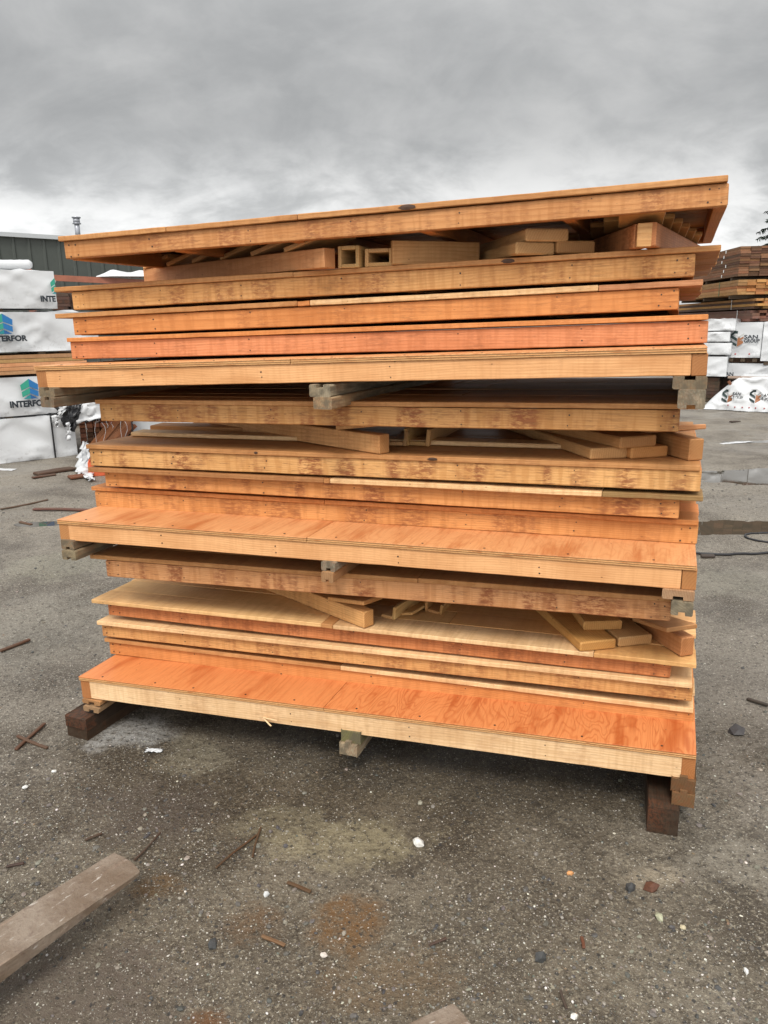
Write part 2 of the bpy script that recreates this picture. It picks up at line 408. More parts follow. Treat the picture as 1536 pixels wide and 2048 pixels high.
def deck(label, TL, TR, FL, FR, BL, BR, plycol, plyrails, Y=0.0, depth=1.5, seam=.47, figure=1.0):
    """TL, TR: the sheet's upper front corners; BL, BR: lower corners of the frame below it"""
    tl, tr, bl, br = (sxz(*q, Y) for q in (TL, TR, BL, BR))
    x0, x1 = (tl[0]+bl[0])/2, (tr[0]+br[0])/2
    H = ((tl[1]-bl[1])+(tr[1]-br[1]))/2; pt = .018; h = H-pt
    L = sqrt((x1-x0)**2+(tr[1]-tl[1])**2); zl = (tl[1]+bl[1])/2-H/2; zr = (tr[1]+br[1])/2-H/2
    root = thing('floor_deck', label, 'deck', S(x0, Y, zl), (0, -atan2(zr-zl, x1-x0), YAW), 'plywood floor decks in the stack')
    rail_c, stain, end_c = plyrails
    b = MB(); b.board(T((.0455, 0, 0)) @ Matrix(((1, 0, 0, 0), (0, 0, 1, 0), (0, 1, 0, 0), (0, 0, 0, 1))), L-.091, h, .038, rail_c, stain, .0025, 40, .001)
    b.f = [tuple(reversed(f)) for f in b.f]
    rail = b.build('front_rail', WOOD, root)
    for xx in (.48, .97, 1.45, 1.95):
        if R.random() < .9: nail(rail, xx/2.45*L, h*R.uniform(.55, .75)); nail(rail, xx/2.45*L+.002, h*R.uniform(.2, .38))
    for xs in (0, L-.045):
        b = MB(); b.board(SH @ T((xs+.045, 0, 0)) @ RZ(pi/2), depth, .045, h, end_c, .5, endk=.85); b.build('side_rail', WOOD, root)
    b = MB(); b.board(SH @ T((.0455, depth-.038, 0)), L-.091, .038, h, vary(rail_c), .2); b.build('back_rail', WOOD, root)
    for k in range(1, 6):
        b = MB(); b.board(SH @ T((L*k/6+.019, .0385, 0)) @ RZ(pi/2), depth-.078, .038, h-.002, vary(OR), .3); b.build('joist', WOOD, root)
    xs = [0, L*seam, L]
    for i in (0, 1):
        # five veneers: alternate layers show as lines along the sheet's edge
        b = MB(); w = xs[i+1]-xs[i]-.002; lay = [(.0, .0038, .75), (.0038, .0072, .42), (.0072, .0108, .85), (.0108, .0142, .45), (.0142, .018, 1)]
        for za, zb, kk in lay:
            ins = .0 if kk > .6 else .0012
            c = plycol if kk == 1 else tuple(q*kk for q in (.72, .42, .17))
            b.board(SH @ T((xs[i]+ins, -.006+ins, h+.001+za)), w-2*ins, depth+.012-2*ins, zb-za-.0001, c, (.22 if i == 0 else figure) if kk == 1 else .0, .0004, 8, 0, swap=True, endk=1)
        sh = b.build('plywood_sheet', PLY, root)
        for k in range(5):
            o = bpy.data.objects.new('nail', NAILMESH); COL.objects.link(o); o.parent = sh
            o.rotation_euler = (-pi/2, 0, 0); o.location = (xs[i]+w*(k+.5)/5+R.uniform(-.03, .03), .02+R.uniform(-.004, .004), h+.0195); o.scale = (1.3, 1, 1.3)
    return root, L, H, zl, zr, x0

# unit at the bottom (deck with four panels), unit in the middle, unit on top
deck('pale fronted deck at the foot of the stack, orange grain swirls on its step', (160, 1350), (1394, 1511), None, None, (164, 1397), (1390, 1558), (.60, .235, .080), ((.78, .585, .34), .45, (.46, .22, .085)), seam=.455)
panel('orange railed panel lying on the bottom plywood deck', (218, 1283), (219, 1308), (1387, 1424), (1387, 1457), .225, (208, 1272), (1389, 1408), .012, OR, .45, [(.455, TN), (1, PL)])
panel('tan railed panel with mould spots at its left end, second above the bottom deck', (201, 1247), (206, 1272), (1386, 1374), (1385, 1404), .20, (193, 1235), (1387, 1367), .02, YL, .8, [(1, PL)])
P_C3 = panel('red stained panel with wide pale knotty boards, third above the bottom deck', (214, 1203), (217, 1230), (1342, 1325), (1341, 1357), .20, (183, 1197), (1396, 1322), .035, RD, .8, [(.435, (.76, .52, .24)), (.455, TN), (.86, PL), (1, (.74, .47, .19))])
P_C4 = panel('pinkish panel with red roller marks right under the middle deck', (211, 1121), (213, 1151), (1343, 1203), (1341, 1245), .10, (180, 1118), (1390, 1190), .004, PKT, 1.0, [(.6, TN), (1, TN)])
deck('light orange fronted plywood deck halfway up the stack', (115, 1039), (1394, 1130), None, None, (121, 1079), (1391, 1182), (.64, .33, .14), (LO, .25, (.50, .27, .11)), seam=.45, figure=.5)
panel('orange panel lying on the middle plywood deck', (189, 981), (192, 1012), (1396, 1051), (1395, 1090), .245, (182, 974), (1399, 1042), .012, (.64, .32, .115), .85, [(.44, OR), (1, OR)])
panel('orange panel, dark wet board edge at its right end, second above the middle deck', (209, 943), (210, 973), (1360, 998), (1358, 1037), .20, (176, 934), (1410, 984), .03, (.64, .32, .115), 1.0, [(.44, BRN), (.45, TN), (.865, PL), (1, (.30, .21, .09))])
P_B3 = panel('yellowish panel with black mould specks at its left end, third above the middle deck', (178, 898), (180, 930), (1403, 942), (1401, 985), .18, (171, 884), (1403, 928), .01, (.70, .43, .175), 1.0, [(1, TN)])
P_B4 = panel('brownish panel with dark flecks right under the upper deck', (199, 808), (201, 843), (1361, 820), (1358, 863), .12, (190, 803), (1400, 806), .004, (.54, .31, .12), 1.0, [(1, TN)])
deck('plain light orange fronted plywood deck in the upper third of the stack', (68, 733), (1417, 693), None, None, (78, 775), (1414, 752), (.66, .37, .16), (LO, .25, (.46, .24, .10)), seam=.445)
panel('reddish panel with wavy shading lying on the upper plywood deck', (140, 685), (143, 719), (1417, 640), (1416, 686), .20, (133, 676), (1421, 624), .012, (.62, .275, .13), .6, [(1, OR)], rx=-.004)
panel('orange panel with a pale strip along its top edge, second above the upper deck', (145, 637), (148, 670), (1357, 574), (1360, 620), .20, (110, 628), (1411, 552), .012, OR, .6, [(.435, TN), (.455, OR), (.87, PL), (1, (.58, .31, .16))], rx=-.015)
P_A3 = panel('golden tan panel carrying the loose boards under the topmost panel', (143, 584), (147, 619), (1391, 505), (1391, 553), .18, (108, 574), (1447, 486), .012, YL, .85, [(.42, TN), (1, TN)], rx=-.012)
P_A4 = panel('topmost panel of the stack, tilted up to the right with open underside', (127, 483), (131, 520), (1459, 366), (1457, 409), .06, (116, 473), (1462, 344), .014, (.56, .29, .115), .8, [(.2, TN), (.42, EDGE), (1, TN)])

KNOT = plain('knot_wood', (.075, .035, .018), .6, 0, 60, .5)
def edge_knot(P, px, py, Y, w, h):
    """a dark knot showing on the front edge of a panel's cladding"""
    root, L, hh, zl, zr, x0 = P
    x, z = sxz(px, py, Y)
    b = MB(); n = 14
    ring = [(w*cos(2*pi*k/n)*(1+.15*sin(3*k)), -.0015, h*sin(2*pi*k/n)) for k in range(n)]
    b.add([(0, -.003, 0)]+ring+[(q[0], .004, q[2]) for q in ring], [(0, 1+(k+1) % n, 1+k) for k in range(n)]+[(1+k, 1+(k+1) % n, 1+n+(k+1) % n, 1+n+k) for k in range(n)])
    o = b.build('knot', KNOT, root, (sqrt((x-x0)**2), -P_OF[root.name]-.0005, hh+.0105))
P_OF = {P_A4[0].name: .014, P_A3[0].name: .012, P_B3[0].name: .01}
edge_knot(P_A4, 818, 414, .06, .028, .0085); edge_knot(P_A3, 1018, 518, .17, .022, .008); edge_knot(P_B3, 865, 923, .17, .018, .006); edge_knot(P_B3, 512, 908, .17, .008, .005)
def ptop(P, x, ct=.018):
    root, L, h, zl, zr, x0 = P
    return zl+(zr-zl)*(x-x0)/L+h+ct+.004

# ------------------------------------------------------------------ bearers, base timbers
def bearer_mesh(w, t, groove, L, col, stain=.6):
    g = .32*w; r = .004
    a, c = (w-g)/2, (w+g)/2
    if groove == 'down': prof = [(r, 0), (a, 0), (a, .012), (c, .012), (c, 0), (w-r, 0), (w, r), (w, t-r), (w-r, t), (r, t), (0, t-r), (0, r)]
    elif groove == 'up': prof = [(r, 0), (w-r, 0), (w, r), (w, t-r), (w-r, t), (c, t), (c, t-.012), (a, t-.012), (a, t), (r, t), (0, t-r), (0, r)]
    else: prof = [(r, 0), (w-r, 0), (w, r), (w, t-r), (w-r, t), (r, t), (0, t-r), (0, r)]
    b = MB(); b.prism(RZ(pi/2) @ Matrix.Scale(-1, 4, (0, 1, 0)), prof, L, col, stain); b.f = [tuple(reversed(f)) for f in b.f]
    return b
GRP = 'grooved bearers between the decks'
def bearer(label, px0, px1, py0, py1, Y, groove, col, L=1.45, mat=GREYW, name='bearer', cat='bearer', grp=GRP, extra=0, z=None):
    xa, za = sxz(px0, py0, Y); xb, zb = sxz(px1, py1, Y)
    if z: zb, za = z
    b = bearer_mesh(xb-xa, za-zb, groove, L, col)
    o = b.build(name, mat, None, S(xa, Y, zb), (0, 0, YAW+extra-(SK if name == 'bearer' else 0)))
    return tag(o, label, cat, grp)
def zdeck(px, TLRB, Y):  pass
GB = (.30, .255, .18); GD = (.24, .205, .15); GL = (.40, .36, .28)
bearer('grey grooved bearer under the left end of the upper deck, upper of the two', 77, 113, 775, 794, -.02, 'up', GB, extra=-.02)
bearer('grey bearer under the left end of the upper deck, lower of the two', 80, 112, 794, 815, -.03, 'up', GD, extra=-.03)
bearer('rough grey grooved bearer under the middle of the upper deck, upper of the two', 618, 663, 769, 794, -.02, 'up', GL, extra=-.02)
bearer('greyish tan bearer under the middle of the upper deck, lower of the two', 626, 666, 794, 819, -.03, '', (.44, .34, .22), extra=-.03)
bearer('wide grey bearer with slanted end grain under the right end of the upper deck', 1346, 1413, 753, 779, -.02, 'up', GB)
bearer('stout pale bearer notched at its foot, under the right end of the upper deck', 1357, 1409, 779, 818, -.03, 'down', GL)
bearer('grey bearer under the left end of the middle deck, upper of the two', 121, 150, 1079, 1100, -.01, 'down', GB)
bearer('grey grooved bearer under the left end of the middle deck, lower of the two', 123, 154, 1100, 1121, -.02, 'down', (.33, .28, .19))
bearer('rounded grey bearer under the middle of the middle deck, upper of the two', 642, 672, 1122, 1143, -.01, 'down', (.34, .31, .25), extra=-.05)
bearer('brown bearer with end rings under the middle of the middle deck, lower of the two', 642, 668, 1143, 1166, -.02, 'down', (.42, .25, .12), mat=ROUGHW, extra=-.03)
bearer('tan notched bearer under the right end of the middle deck, upper of two', 1325, 1388, 1178, 1202, -.01, 'down', (.46, .31, .18), mat=ROUGHW)
bearer('grey bearer with end rings under the right end of the middle deck, lower of two', 1343, 1385, 1202, 1233, -.02, 'down', (.30, .26, .19))
bearer('brown grooved bearer under the left end of the bottom deck, upper of the two', 164, 203, 1397, 1411, -.005, 'down', (.46, .27, .12), mat=ROUGHW)
bearer('tan grooved bearer resting on the black timbers, under the left end of the bottom deck', 166, 200, 1411, 1426, -.01, 'down', (.44, .32, .19), mat=ROUGHW)
bearer('greenish bearer under the middle of the bottom deck, upper of the two', 682, 722, 1462, 1476, -.005, '', (.20, .19, .09), z=(.197, .148))
bearer('pale grey notched bearer under the middle of the bottom deck, lower of the two', 678, 715, 1476, 1505, -.02, 'down', (.46, .41, .31), z=(.147, .10))
bearer('dark brown bearer under the right corner of the bottom deck, upper of the two', 1343, 1390, 1558, 1580, -.01, 'down', (.17, .105, .05), mat=ROUGHW, z=(.197, .149))
bearer('dark brown notched bearer under the right corner of the bottom deck, lower of the two', 1345, 1388, 1580, 1610, -.02, 'down', (.19, .125, .06), mat=ROUGHW, z=(.148, .1))
BT = 'dark base timbers on the ground'
bearer('black wet timber lying flat under the left end of the stack, upper of the two', 129, 178, 1425, 1452, -.045, '', (.036, .025, .018), 1.5, ROUGHW, 'timber', 'timber', BT, -.13, z=(.0985, .05))
bearer('dark brown timber on the ground under the left end of the stack, lower of two', 134, 180, 1452, 1478, -.04, '', (.055, .037, .024), 1.5, ROUGHW, 'timber', 'timber', BT, -.13, z=(.0495, -.002))
bearer('dark brown square timber on the ground under the right corner of the stack', 1298, 1356, 1597, 1658, -.05, '', (.045, .032, .022), 1.5, ROUGHW, 'timber', 'timber', BT, -.02, z=(.0985, -.004))

# ------------------------------------------------------------------ between the panels: lapped siding pieces, loose boards, small channels
def siding_piece(label, x, y, P, ang, L, railcol, capcol, rh=.072, w0=.10, wk=.10, n=5, tilt=0.0, lift=0, side=-1):
    """a rail with lapped siding boards nailed across its top; x, y is its front end"""
    z = ptop(P, x)+lift
    root = thing('siding_piece', label, 'siding piece', S(x, y, z), (0, tilt, YAW+ang), 'lapped siding pieces between the panels')
    b = MB(); b.board(T((0, -.055, 0)), L, .055, rh, railcol, .5, .003, 8, .001); b.build('rail', WOOD, root)
    ex = (L-.02)/n
    for k in range(n):
        # butt end towards the front end of the rail, lying on the next board behind
        w = min(w0+wk*k, .5)
        b = MB(); M = T((k*ex-.012, .004 if k else .006, rh+.036+.0015)) @ RY(math.atan2(.035, ex)) @ T((0, 0, 0)) @ RX(0)
        b.board(M @ T((0, (-w-.055) if side < 0 else -.058, -.001)), ex+.02, w+.058, .017, vary(capcol, .12), .35, .003, 3, 0, swap=True)
        b.build('siding_board', WOOD, root)
    return root
def deg(a): return radians(a)
siding_piece('reddish siding piece with stepped boards lying at the left under the topmost panel', 1.135, .10, P_A3, deg(152), 1.28, (.55, .29, .13), (.66, .42, .20), .068, .10, .09, 6)
def gable_piece(label, x, y, P, aL, LL, aR, LR, railcol, capcol, rh=.072, n=6):
    """two rails meeting in a point that faces the camera, lapped boards across them"""
    z = ptop(P, x)
    root = thing('siding_piece', label, 'siding piece', S(x, y, z), (0, 0, YAW), 'lapped siding pieces between the panels')
    b = MB(); b.board(T((-.03, .03, 0)) @ RZ(aL) @ T((0, -.045, 0)), LL, .045, rh, railcol, .8, .003, 8, .001); b.build('rail', WOOD, root)
    b = MB(); b.board(T((.035, .0, 0)) @ RZ(aR) @ T((.0, 0, 0)), LR, .045, rh, vary(railcol), .5, .003, 6, .001); b.build('rail', WOOD, root)
    b = MB(); b.board(T((-.022, .002, 0)), .045, .03, rh-.001, capcol, .4, .002, 2, 0); b.build('end_block', WOOD, root)
    for k in range(n):
        s0 = -.015+.145*k; xl_ = -.075-(s0+.03)/abs(math.tan(aL)); xr_ = .055+(s0+.03)/abs(math.tan(aR))
        b = MB(); b.board(T((xl_, s0, rh+.004+.020)) @ RX(-.125), xr_-xl_, .165, .017, vary(capcol, .12), .35, .003, 3, 0); b.build('siding_board', WOOD, root)
    return root
gable_piece('siding piece whose two rails meet in a point, at the right under the topmost panel', 2.205, .10, P_A3, radians(108), .85, radians(76), .95, (.55, .26, .11), (.60, .36, .15), n=6)
siding_piece('siding piece with a square tan end at the left under the brownish flecked panel', 1.307, .17, P_B3, deg(150.5), 1.2, (.62, .36, .15), (.66, .40, .16), .072, .055, .10, 5)
siding_piece('siding piece with gaps between its steps at the far right under the brownish flecked panel', 2.405, .25, P_B3, deg(118), .95, (.52, .29, .12), (.62, .36, .17), .075, .07, .03, 5, side=1)
siding_piece('siding piece with an orange square end at the left under the pinkish panel', 1.235, .155, P_C3, deg(150.5), 1.05, (.72, .43, .17), (.62, .36, .14), .068, .05, .10, 5)
siding_piece('short siding piece standing at the right corner under the pinkish panel', 2.432, .21, P_C3, deg(122), .8, (.52, .26, .11), (.54, .32, .14), .072, .07, .02, 4, side=1)

def loose(label, x, y, P, ang, W=.14, Tk=.038, L=1.0, col=TN, lift=0.0, rx=0.0):
    z = ptop(P, x)+lift
    b = MB(); b.board(T((0, 0, 0)), L, W, Tk, col, .35, .005, 6, .001, endk=.85)
    return tag(b.build('loose_board', WOOD, None, S(x, y, z), (rx, 0, YAW+deg(ang))), label, 'board', 'loose boards between the panels')
# board runs from its front left corner back to the left; its width lies to the right: local y must point right, so mirror by turning
def loose2(label, x, y, P, ang, W, Tk, L, col, lift=0.0):
    a = deg(ang); ex, ey = cos(a-pi/2)*W, sin(a-pi/2)*W
    return loose(label, x+ex, y+ey, P, ang, W, Tk, L, col, lift)
loose2('loose board with a darkened rounded end, lower left of the three under the topmost panel', 1.805, .12, P_A3, 118, .138, .04, 1.0, (.50, .33, .15))
loose2('loose board, lower right of the three on the golden tan panel under the topmost one', 1.935, .175, P_A3, 118, .138, .04, .95, (.46, .28, .12))
loose2('loose board with slanting end grain on top of two others under the topmost panel', 1.835, .125, P_A3, 116, .15, .04, 1.0, (.56, .36, .165), .041)
loose2('loose pale ended board, lower left of the three under the brownish flecked panel', 2.076, .206, P_B3, 118, .145, .04, .95, (.62, .39, .17))
loose2('loose board with an orange end, lower right of the three under the brownish flecked panel', 2.215, .25, P_B3, 121, .15, .04, .9, (.58, .31, .11))
loose2('loose board with slanting end grain lying on two others under the brownish flecked panel', 2.175, .215, P_B3, 126, .155, .04, .9, (.50, .29, .12), .041)
loose2('loose board with a bright orange side, left of the three under the pinkish panel', 2.077, .155, P_C3, 118, .145, .038, .95, (.60, .35, .115))
loose2('loose board with a tan end, middle of the three under the pinkish panel', 2.215, .235, P_C3, 118, .14, .038, .9, (.58, .38, .17))
loose2('short knotty loose board lying on the bright orange one under the pinkish panel', 2.085, .27, P_C3, 108, .15, .036, .7, (.62, .37, .13), .039)

CHG = 'small wooden channels between the panels'
def channel(label, x, y, P, ang, w, h, L, col, sides='blrt', t=.013, roll=0.0, splay=0.0, lift=0.0):
    root = thing('wooden_channel', label, 'wooden channel', S(x, y, ptop(P, x)+lift), (0, roll, YAW+deg(ang)), CHG)
    def pc(M, W, Tt):
        b = MB(); b.board(M @ RZ(pi/2) @ Matrix.Scale(-1, 4, (0, 1, 0)), L, W, Tt, vary(col, .1), .2, .002, 3, 0)
        b.f = [tuple(reversed(f)) for f in b.f]; b.build('slat', WOOD, root)
    if 'b' in sides: pc(T((0, 0, 0)), w, t)
    if 'l' in sides: pc(T((-.0005, 0, 0)) @ RY(-splay) @ T((-t, 0, 0)), t, h)
    if 'r' in sides: pc(T((w+.0005, 0, 0)) @ RY(splay), t, h)
    if 't' in sides: pc(T((0, 0, h-t)), w, t)
    return root
CHC = (.66, .45, .20)
channel('square wooden tube with a dark opening beside the reddish siding piece', 1.178, .16, P_A3, -4, .055, .075, .6, CHC)
channel('low wooden tube, right neighbour of the square one', 1.277, .17, P_A3, 3, .075, .060, .6, CHC)
channel('upturned wooden channel with splayed sides under the brownish flecked panel', 1.365, .40, P_B3, -3, .065, .068, .6, (.70, .47, .20), 'blr', .016, 0, .12)
channel('pale wooden channel half hidden behind the square tan end of a siding piece', 1.285, .38, P_B3, 6, .055, .06, .5, (.74, .52, .25), 'br', .014, 0, .18)
channel('tilted wooden channel beside the orange square end under the pinkish panel', 1.268, .29, P_C3, -14, .05, .055, .5, (.72, .50, .22), 'br', .013, 0, .1)
channel('wooden channel lying on its edge, right of the tilted one under the pinkish panel', 1.345, .33, P_C3, -18, .055, .05, .5, (.74, .50, .22), 'bl', .011, -.25, .1)
channel('small wooden channel deepest in the gap under the pinkish panel', 1.44, .40, P_C3, -8, .05, .045, .5, (.55, .34, .14), 'blr', .012, .1, .1)
b = MB(); b.board(T((0, 0, 0)), .34, .018, .080, (.52, .31, .13), .3)
tag(b.build('loose_board', WOOD, None, S(1.372, .15, ptop(P_A3, 1.40)), (0, 0, YAW+deg(36))), 'wide brown board standing on edge in the gap beside the wooden tubes', 'board', 'loose boards between the panels')
# battens on the two lower carried panels
def batten(label, xa, xb, y, P, W, Tk, col):
    b = MB(); b.board(T((0, 0, 0)), xb-xa, W, Tk, col, .3, .003)
    z0, z1 = ptop(P, xa), ptop(P, xb)
    tag(b.build('batten', WOOD, None, S(xa, y, z0), (0, -atan2(z1-z0, xb-xa), YAW)), label, 'batten', 'battens on the carried panels')
batten('long orange batten at the back of the knotty boards under the pinkish panel', -.02, 2.0, .56, P_C3, .13, .018, (.60, .36, .14))
batten('pale batten lying on the yellowish panel with mould specks, nearer the front', .05, 2.0, .42, P_B3, .10, .018, PL)
batten('tan batten lying on the yellowish panel with mould specks, farther back', .02, 1.0, .62, P_B3, .12, .022, TN)

# ------------------------------------------------------------------ the two forks of the lifting truck
RUST = None
def rust_mat():
    m, nt, b = newmat('worn_fork_steel'); N = NT(nt)
    tc = N.n('ShaderNodeTexCoord').outputs['Object']
    a = N.noise(tc, 5, 5, .65, .5); f = N.noise(tc, 38, 5, .7); s = N.noise(N.scale(tc, (3, 45, 20)), 1, 4, .6)
    c = N.mix(N.ss(a, .35, .65), (.15, .105, .07), (.24, .19, .145))
    c = N.mix(N.math('MULTIPLY', N.ss(f, .5, .7), .5), c, (.10, .06, .045))
    c = N.mix(N.math('MULTIPLY', N.ss(s, .56, .72), .5), c, (.30, .21, .15))
    v = N.ss(N.noise(N.scale(tc, (14, 55, 20)), 1, 4, .7), .60, .68)
    c = N.mix(N.math('MULTIPLY', v, .7), c, (.52, .48, .43))
    N.l(c, b.inputs['Base Color']); b.inputs['Metallic'].default_value = .1
    N.l(N.math('ADD', .42, N.math('MULTIPLY', f, .35)), b.inputs['Roughness'])
    N.bump(N.math('ADD', N.math('ADD', f, s), N.math('MULTIPLY', a, .6)), .8, .006, b)
    return m
RUST = rust_mat()
def fork(label, tipL, tipR, back, z=.15):
    a, c = onz(*tipL, z), onz(*tipR, z); bk = onz(*back, z)
    tip = (a+c)/2; w = .145; ax = (tip-(bk+(c-a)*0)).normalized()
    d = Vector((-ax.x, -ax.y, 0)).normalized(); ang = atan2(d.y, d.x)
    b = MB(); prof = []; L = 1.25; st = []
    for i in range(64):
        x = L*(i/63)**1.5
        t = .014+.046*min(1, x/.5); hw = w/2*(.955+.045*min(1, x/.05)**.5)
        st.append((x, hw, t))
    n = 12; vs = []
    for i, (x, hw, t) in enumerate(st):
        r = min(.0035, t*.3)
        ring = [(-hw+r, 0), (hw-r, 0), (hw, -r), (hw, -t+r), (hw-r, -t), (0, -t), (-hw+r, -t), (-hw, -t+r), (-hw, -r), (-hw*.4, .0), (0, 0), (hw*.4, 0)]
        ring = [(-hw, -r), (-hw+r, 0), (-hw*.4, 0), (0, 0), (hw*.4, 0), (hw-r, 0), (hw, -r), (hw, -t+r), (hw-r, -t), (0, -t), (-hw+r, -t), (-hw, -t+r)]
        for y, zz in ring:
            q = Vector((x, y, zz)); k = noise.noise(q*26)*.0022+noise.noise(q*9)*.002
            vs.append((x+(.010*abs(y/hw)**4+noise.noise(Vector((y*40, 3, zz*40)))*.004 if i < 5 else 0), y+k, zz+k*.6))
    fs = [(i*n+j, i*n+(j+1) % n, (i+1)*n+(j+1) % n, (i+1)*n+j) for i in range(len(st)-1) for j in range(n)]
    fs += [tuple(reversed(range(n))), tuple(range((len(st)-1)*n, len(st)*n))]
    b.add(vs, [tuple(reversed(f)) for f in fs], smooth=False)
    o = b.build('forklift_fork', RUST, None, (tip.x, tip.y, z), (0, 0, ang))
    return tag(o, label, 'forklift fork', 'forks of the lifting truck')
fork('long rusty brown steel fork reaching in at the lower left', (225, 1703), (290, 1738), (0, 1886))
fork('worn steel fork of which only the rough tip shows at the bottom edge', (900, 2036), (985, 2062), (660, 2190))

# ------------------------------------------------------------------ ground
PUD = []
for px, py, rx, ry, dz in ((1500, 950, 1.5, .42, 1), (1440, 1051, .75, .20, 1), (1500, 880, .8, .12, .6), (95, 1045, .25, .10, .5)):
    q = onz(px, py); PUD.append((q.x, q.y, rx, ry, dz))
def gz(x, y):
    r = sqrt(x*x+y*y)
    z = .020*noise.noise(Vector((x*.5, y*.5, 1)))+.010*noise.noise(Vector((x*1.7, y*1.7, 5)))
    if r < 18: z += .0075*noise.noise(Vector((x*6, y*6, 2)))+.0055*noise.noise(Vector((x*15, y*15, 8)))+.003*noise.noise(Vector((x*31, y*31, 4)))
    k = 1
    # level under the stack
    lx = (Vector((x, y, 0))-SO0).dot(SX); ly = (Vector((x, y, 0))-SO0).dot(SY)
    if -.6 < lx < 3.1 and -.6 < ly < 2.2: k = .25
    z = z*k-.004
    for cx, cy, rx, ry, dz in PUD:
        e = ((x-cx)/rx)**2+((y-cy)/ry)**2
        if e < 2.2: z -= dz*.030*max(0, 1-e/2.2)
    return z
def axis(lo, hi, st, far, g):
    a = []; v = lo
    while v < hi: a.append(v); v += st(v) if callable(st) else st
    s = st(hi) if callable(st) else st; v = hi
    while v < far: a.append(v); s *= g; v += s
    return a
ys = [-30, -12, -5, -2, -.8, 0, .5]+axis(.9, 11, lambda v: max(.018, .0055*v), 1200, 1.13)
xp = axis(0, 2.4, .022, 1200, 1.045); xs = [-q for q in reversed(xp[1:])]+xp
vs = [(x, y, gz(x, y)) for y in ys for x in xs]; nx = len(xs)
b = MB(); b.add(vs, [(j*nx+i, j*nx+i+1, (j+1)*nx+i+1, (j+1)*nx+i) for j in range(len(ys)-1) for i in range(nx-1)], smooth=True)
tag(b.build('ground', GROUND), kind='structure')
# puddles
def water_mat(name, col):
    m, nt, bb = newmat(name); N = NT(nt)
    bb.inputs['Base Color'].default_value = (*col, 1); bb.inputs['Roughness'].default_value = .025; bb.inputs['IOR'].default_value = 1.33
    tc = N.n('ShaderNodeTexCoord').outputs['Object']
    N.bump(N.noise(tc, 9, 2), .03, .004, bb)
    return m
WATER = water_mat('muddy_water', (.060, .050, .036))
for i, (cx, cy, rx, ry, dz) in enumerate(PUD):
    b = MB(); n = 40
    vs = [(0, 0, 0)]+[(rx*1.25*cos(2*pi*k/n), ry*1.25*sin(2*pi*k/n), 0) for k in range(n)]
    b.add(vs, [(0, 1+k, 1+(k+1) % n) for k in range(n)])
    zc = gz(cx, cy)
    tag(b.build('puddle', WATER, None, (cx, cy, zc+dz*.0135)), kind='structure')

# gravel: thousands of pebbles lying on the yard
def pebble(b, x, y, r, col, flat=.6, lift=.25):
    t = (1+sqrt(5))/2
    base = [(-1, t, 0), (1, t, 0), (-1, -t, 0), (1, -t, 0), (0, -1, t), (0, 1, t), (0, -1, -t), (0, 1, -t), (t, 0, -1), (t, 0, 1), (-t, 0, -1), (-t, 0, 1)]
    fc = [(0, 11, 5), (0, 5, 1), (0, 1, 7), (0, 7, 10), (0, 10, 11), (1, 5, 9), (5, 11, 4), (11, 10, 2), (10, 7, 6), (7, 1, 8), (3, 9, 4), (3, 4, 2), (3, 2, 6), (3, 6, 8), (3, 8, 9), (4, 9, 5), (2, 4, 11), (6, 2, 10), (8, 6, 7), (9, 8, 1)]
    M = RZ(R.uniform(0, 6.28)) @ RX(R.uniform(-.5, .5)) @ Matrix.Diagonal((R.uniform(.8, 1.35), R.uniform(.7, 1.0), flat*R.uniform(.7, 1.2), 1)) @ RX(R.uniform(0, 6)) @ RZ(R.uniform(0, 6))
    c = Vector((x, y, gz(x, y)+r*lift*flat)) if lift else Vector((0, 0, 0))
    b.add([c+(M @ Vector(q))*(r/1.9*R.uniform(.85, 1.12)) for q in base], fc, (*col, 0), smooth=False)
PC = [(.12, .108, .094)]*6+[(.07, .068, .066)]*5+[(.19, .168, .138)]*6+[(.25, .22, .18)]*4+[(.42, .39, .34)]*3+[(.60, .57, .51)]*2+[(.22, .15, .09)]*2+[(.13, .14, .12)]*2
b = MB(); cnt = 0; rr = random.Random(3)
while cnt < 36000:
    y = 1.25+rr.random()**1.5*7.5; x = rr.uniform(-.62, .62)*(y+.4)
    dens = noise.noise(Vector((x*1.1, y*1.1, 40)))+.35*noise.noise(Vector((x*4, y*4, 30)))
    if x > .1 and y < 2.6: dens += .35
    if dens < rr.uniform(-.35, .45): continue
    r = .0019/(rr.random()**.6+.09)*.75
    r = min(r*.86, .0105)*(1+.05*y)
    R.seed(cnt); pebble(b, x, y, r, vary(rr.choice(PC if r < .0055 else PC[:21]), .2)); cnt += 1
tag(b.build('gravel', STONE), 'loose grey and pale gravel strewn over the wet yard', 'gravel', kind='stuff')
R.seed(99)
def stone(label, px, py, r, col, flat=.7):
    q = onz(px, py, .005); b = MB(); pebble(b, 0, 0, r*1.12, col, flat, 0); b.v = [v*R.uniform(.72, 1.12) for v in b.v]
    m = b; z0 = 0
    # soften: one round of splitting keeps the outline uneven
    o = m.build('stone', STONE, None, (q.x, q.y, gz(q.x, q.y)+r*.3))
    return tag(o, label, 'stone', 'single stones on the yard')
stone('largest white stone on the ground in front of the stack', 836, 1684, .023, (.70, .68, .63), .8)
stone('small bright orange stone right of the white one', 1140, 1743, .011, (.62, .30, .12))
stone('dark blue grey stone between the fork and the bottom edge', 425, 1885, .019, (.06, .062, .062))
stone('pale stone beside the dark sticks, right of the long fork', 532, 1791, .011, (.62, .63, .62))
stone('flat pale pinkish stone among the gravel, below the middle', 647, 1906, .011, (.60, .54, .48))
stone('round yellowish stone in the gravel at the lower right', 1367, 1850, .010, (.52, .45, .30))
stone('dark rounded stone in the gravel below the middle of the stack', 1082, 1913, .022, (.055, .056, .055))
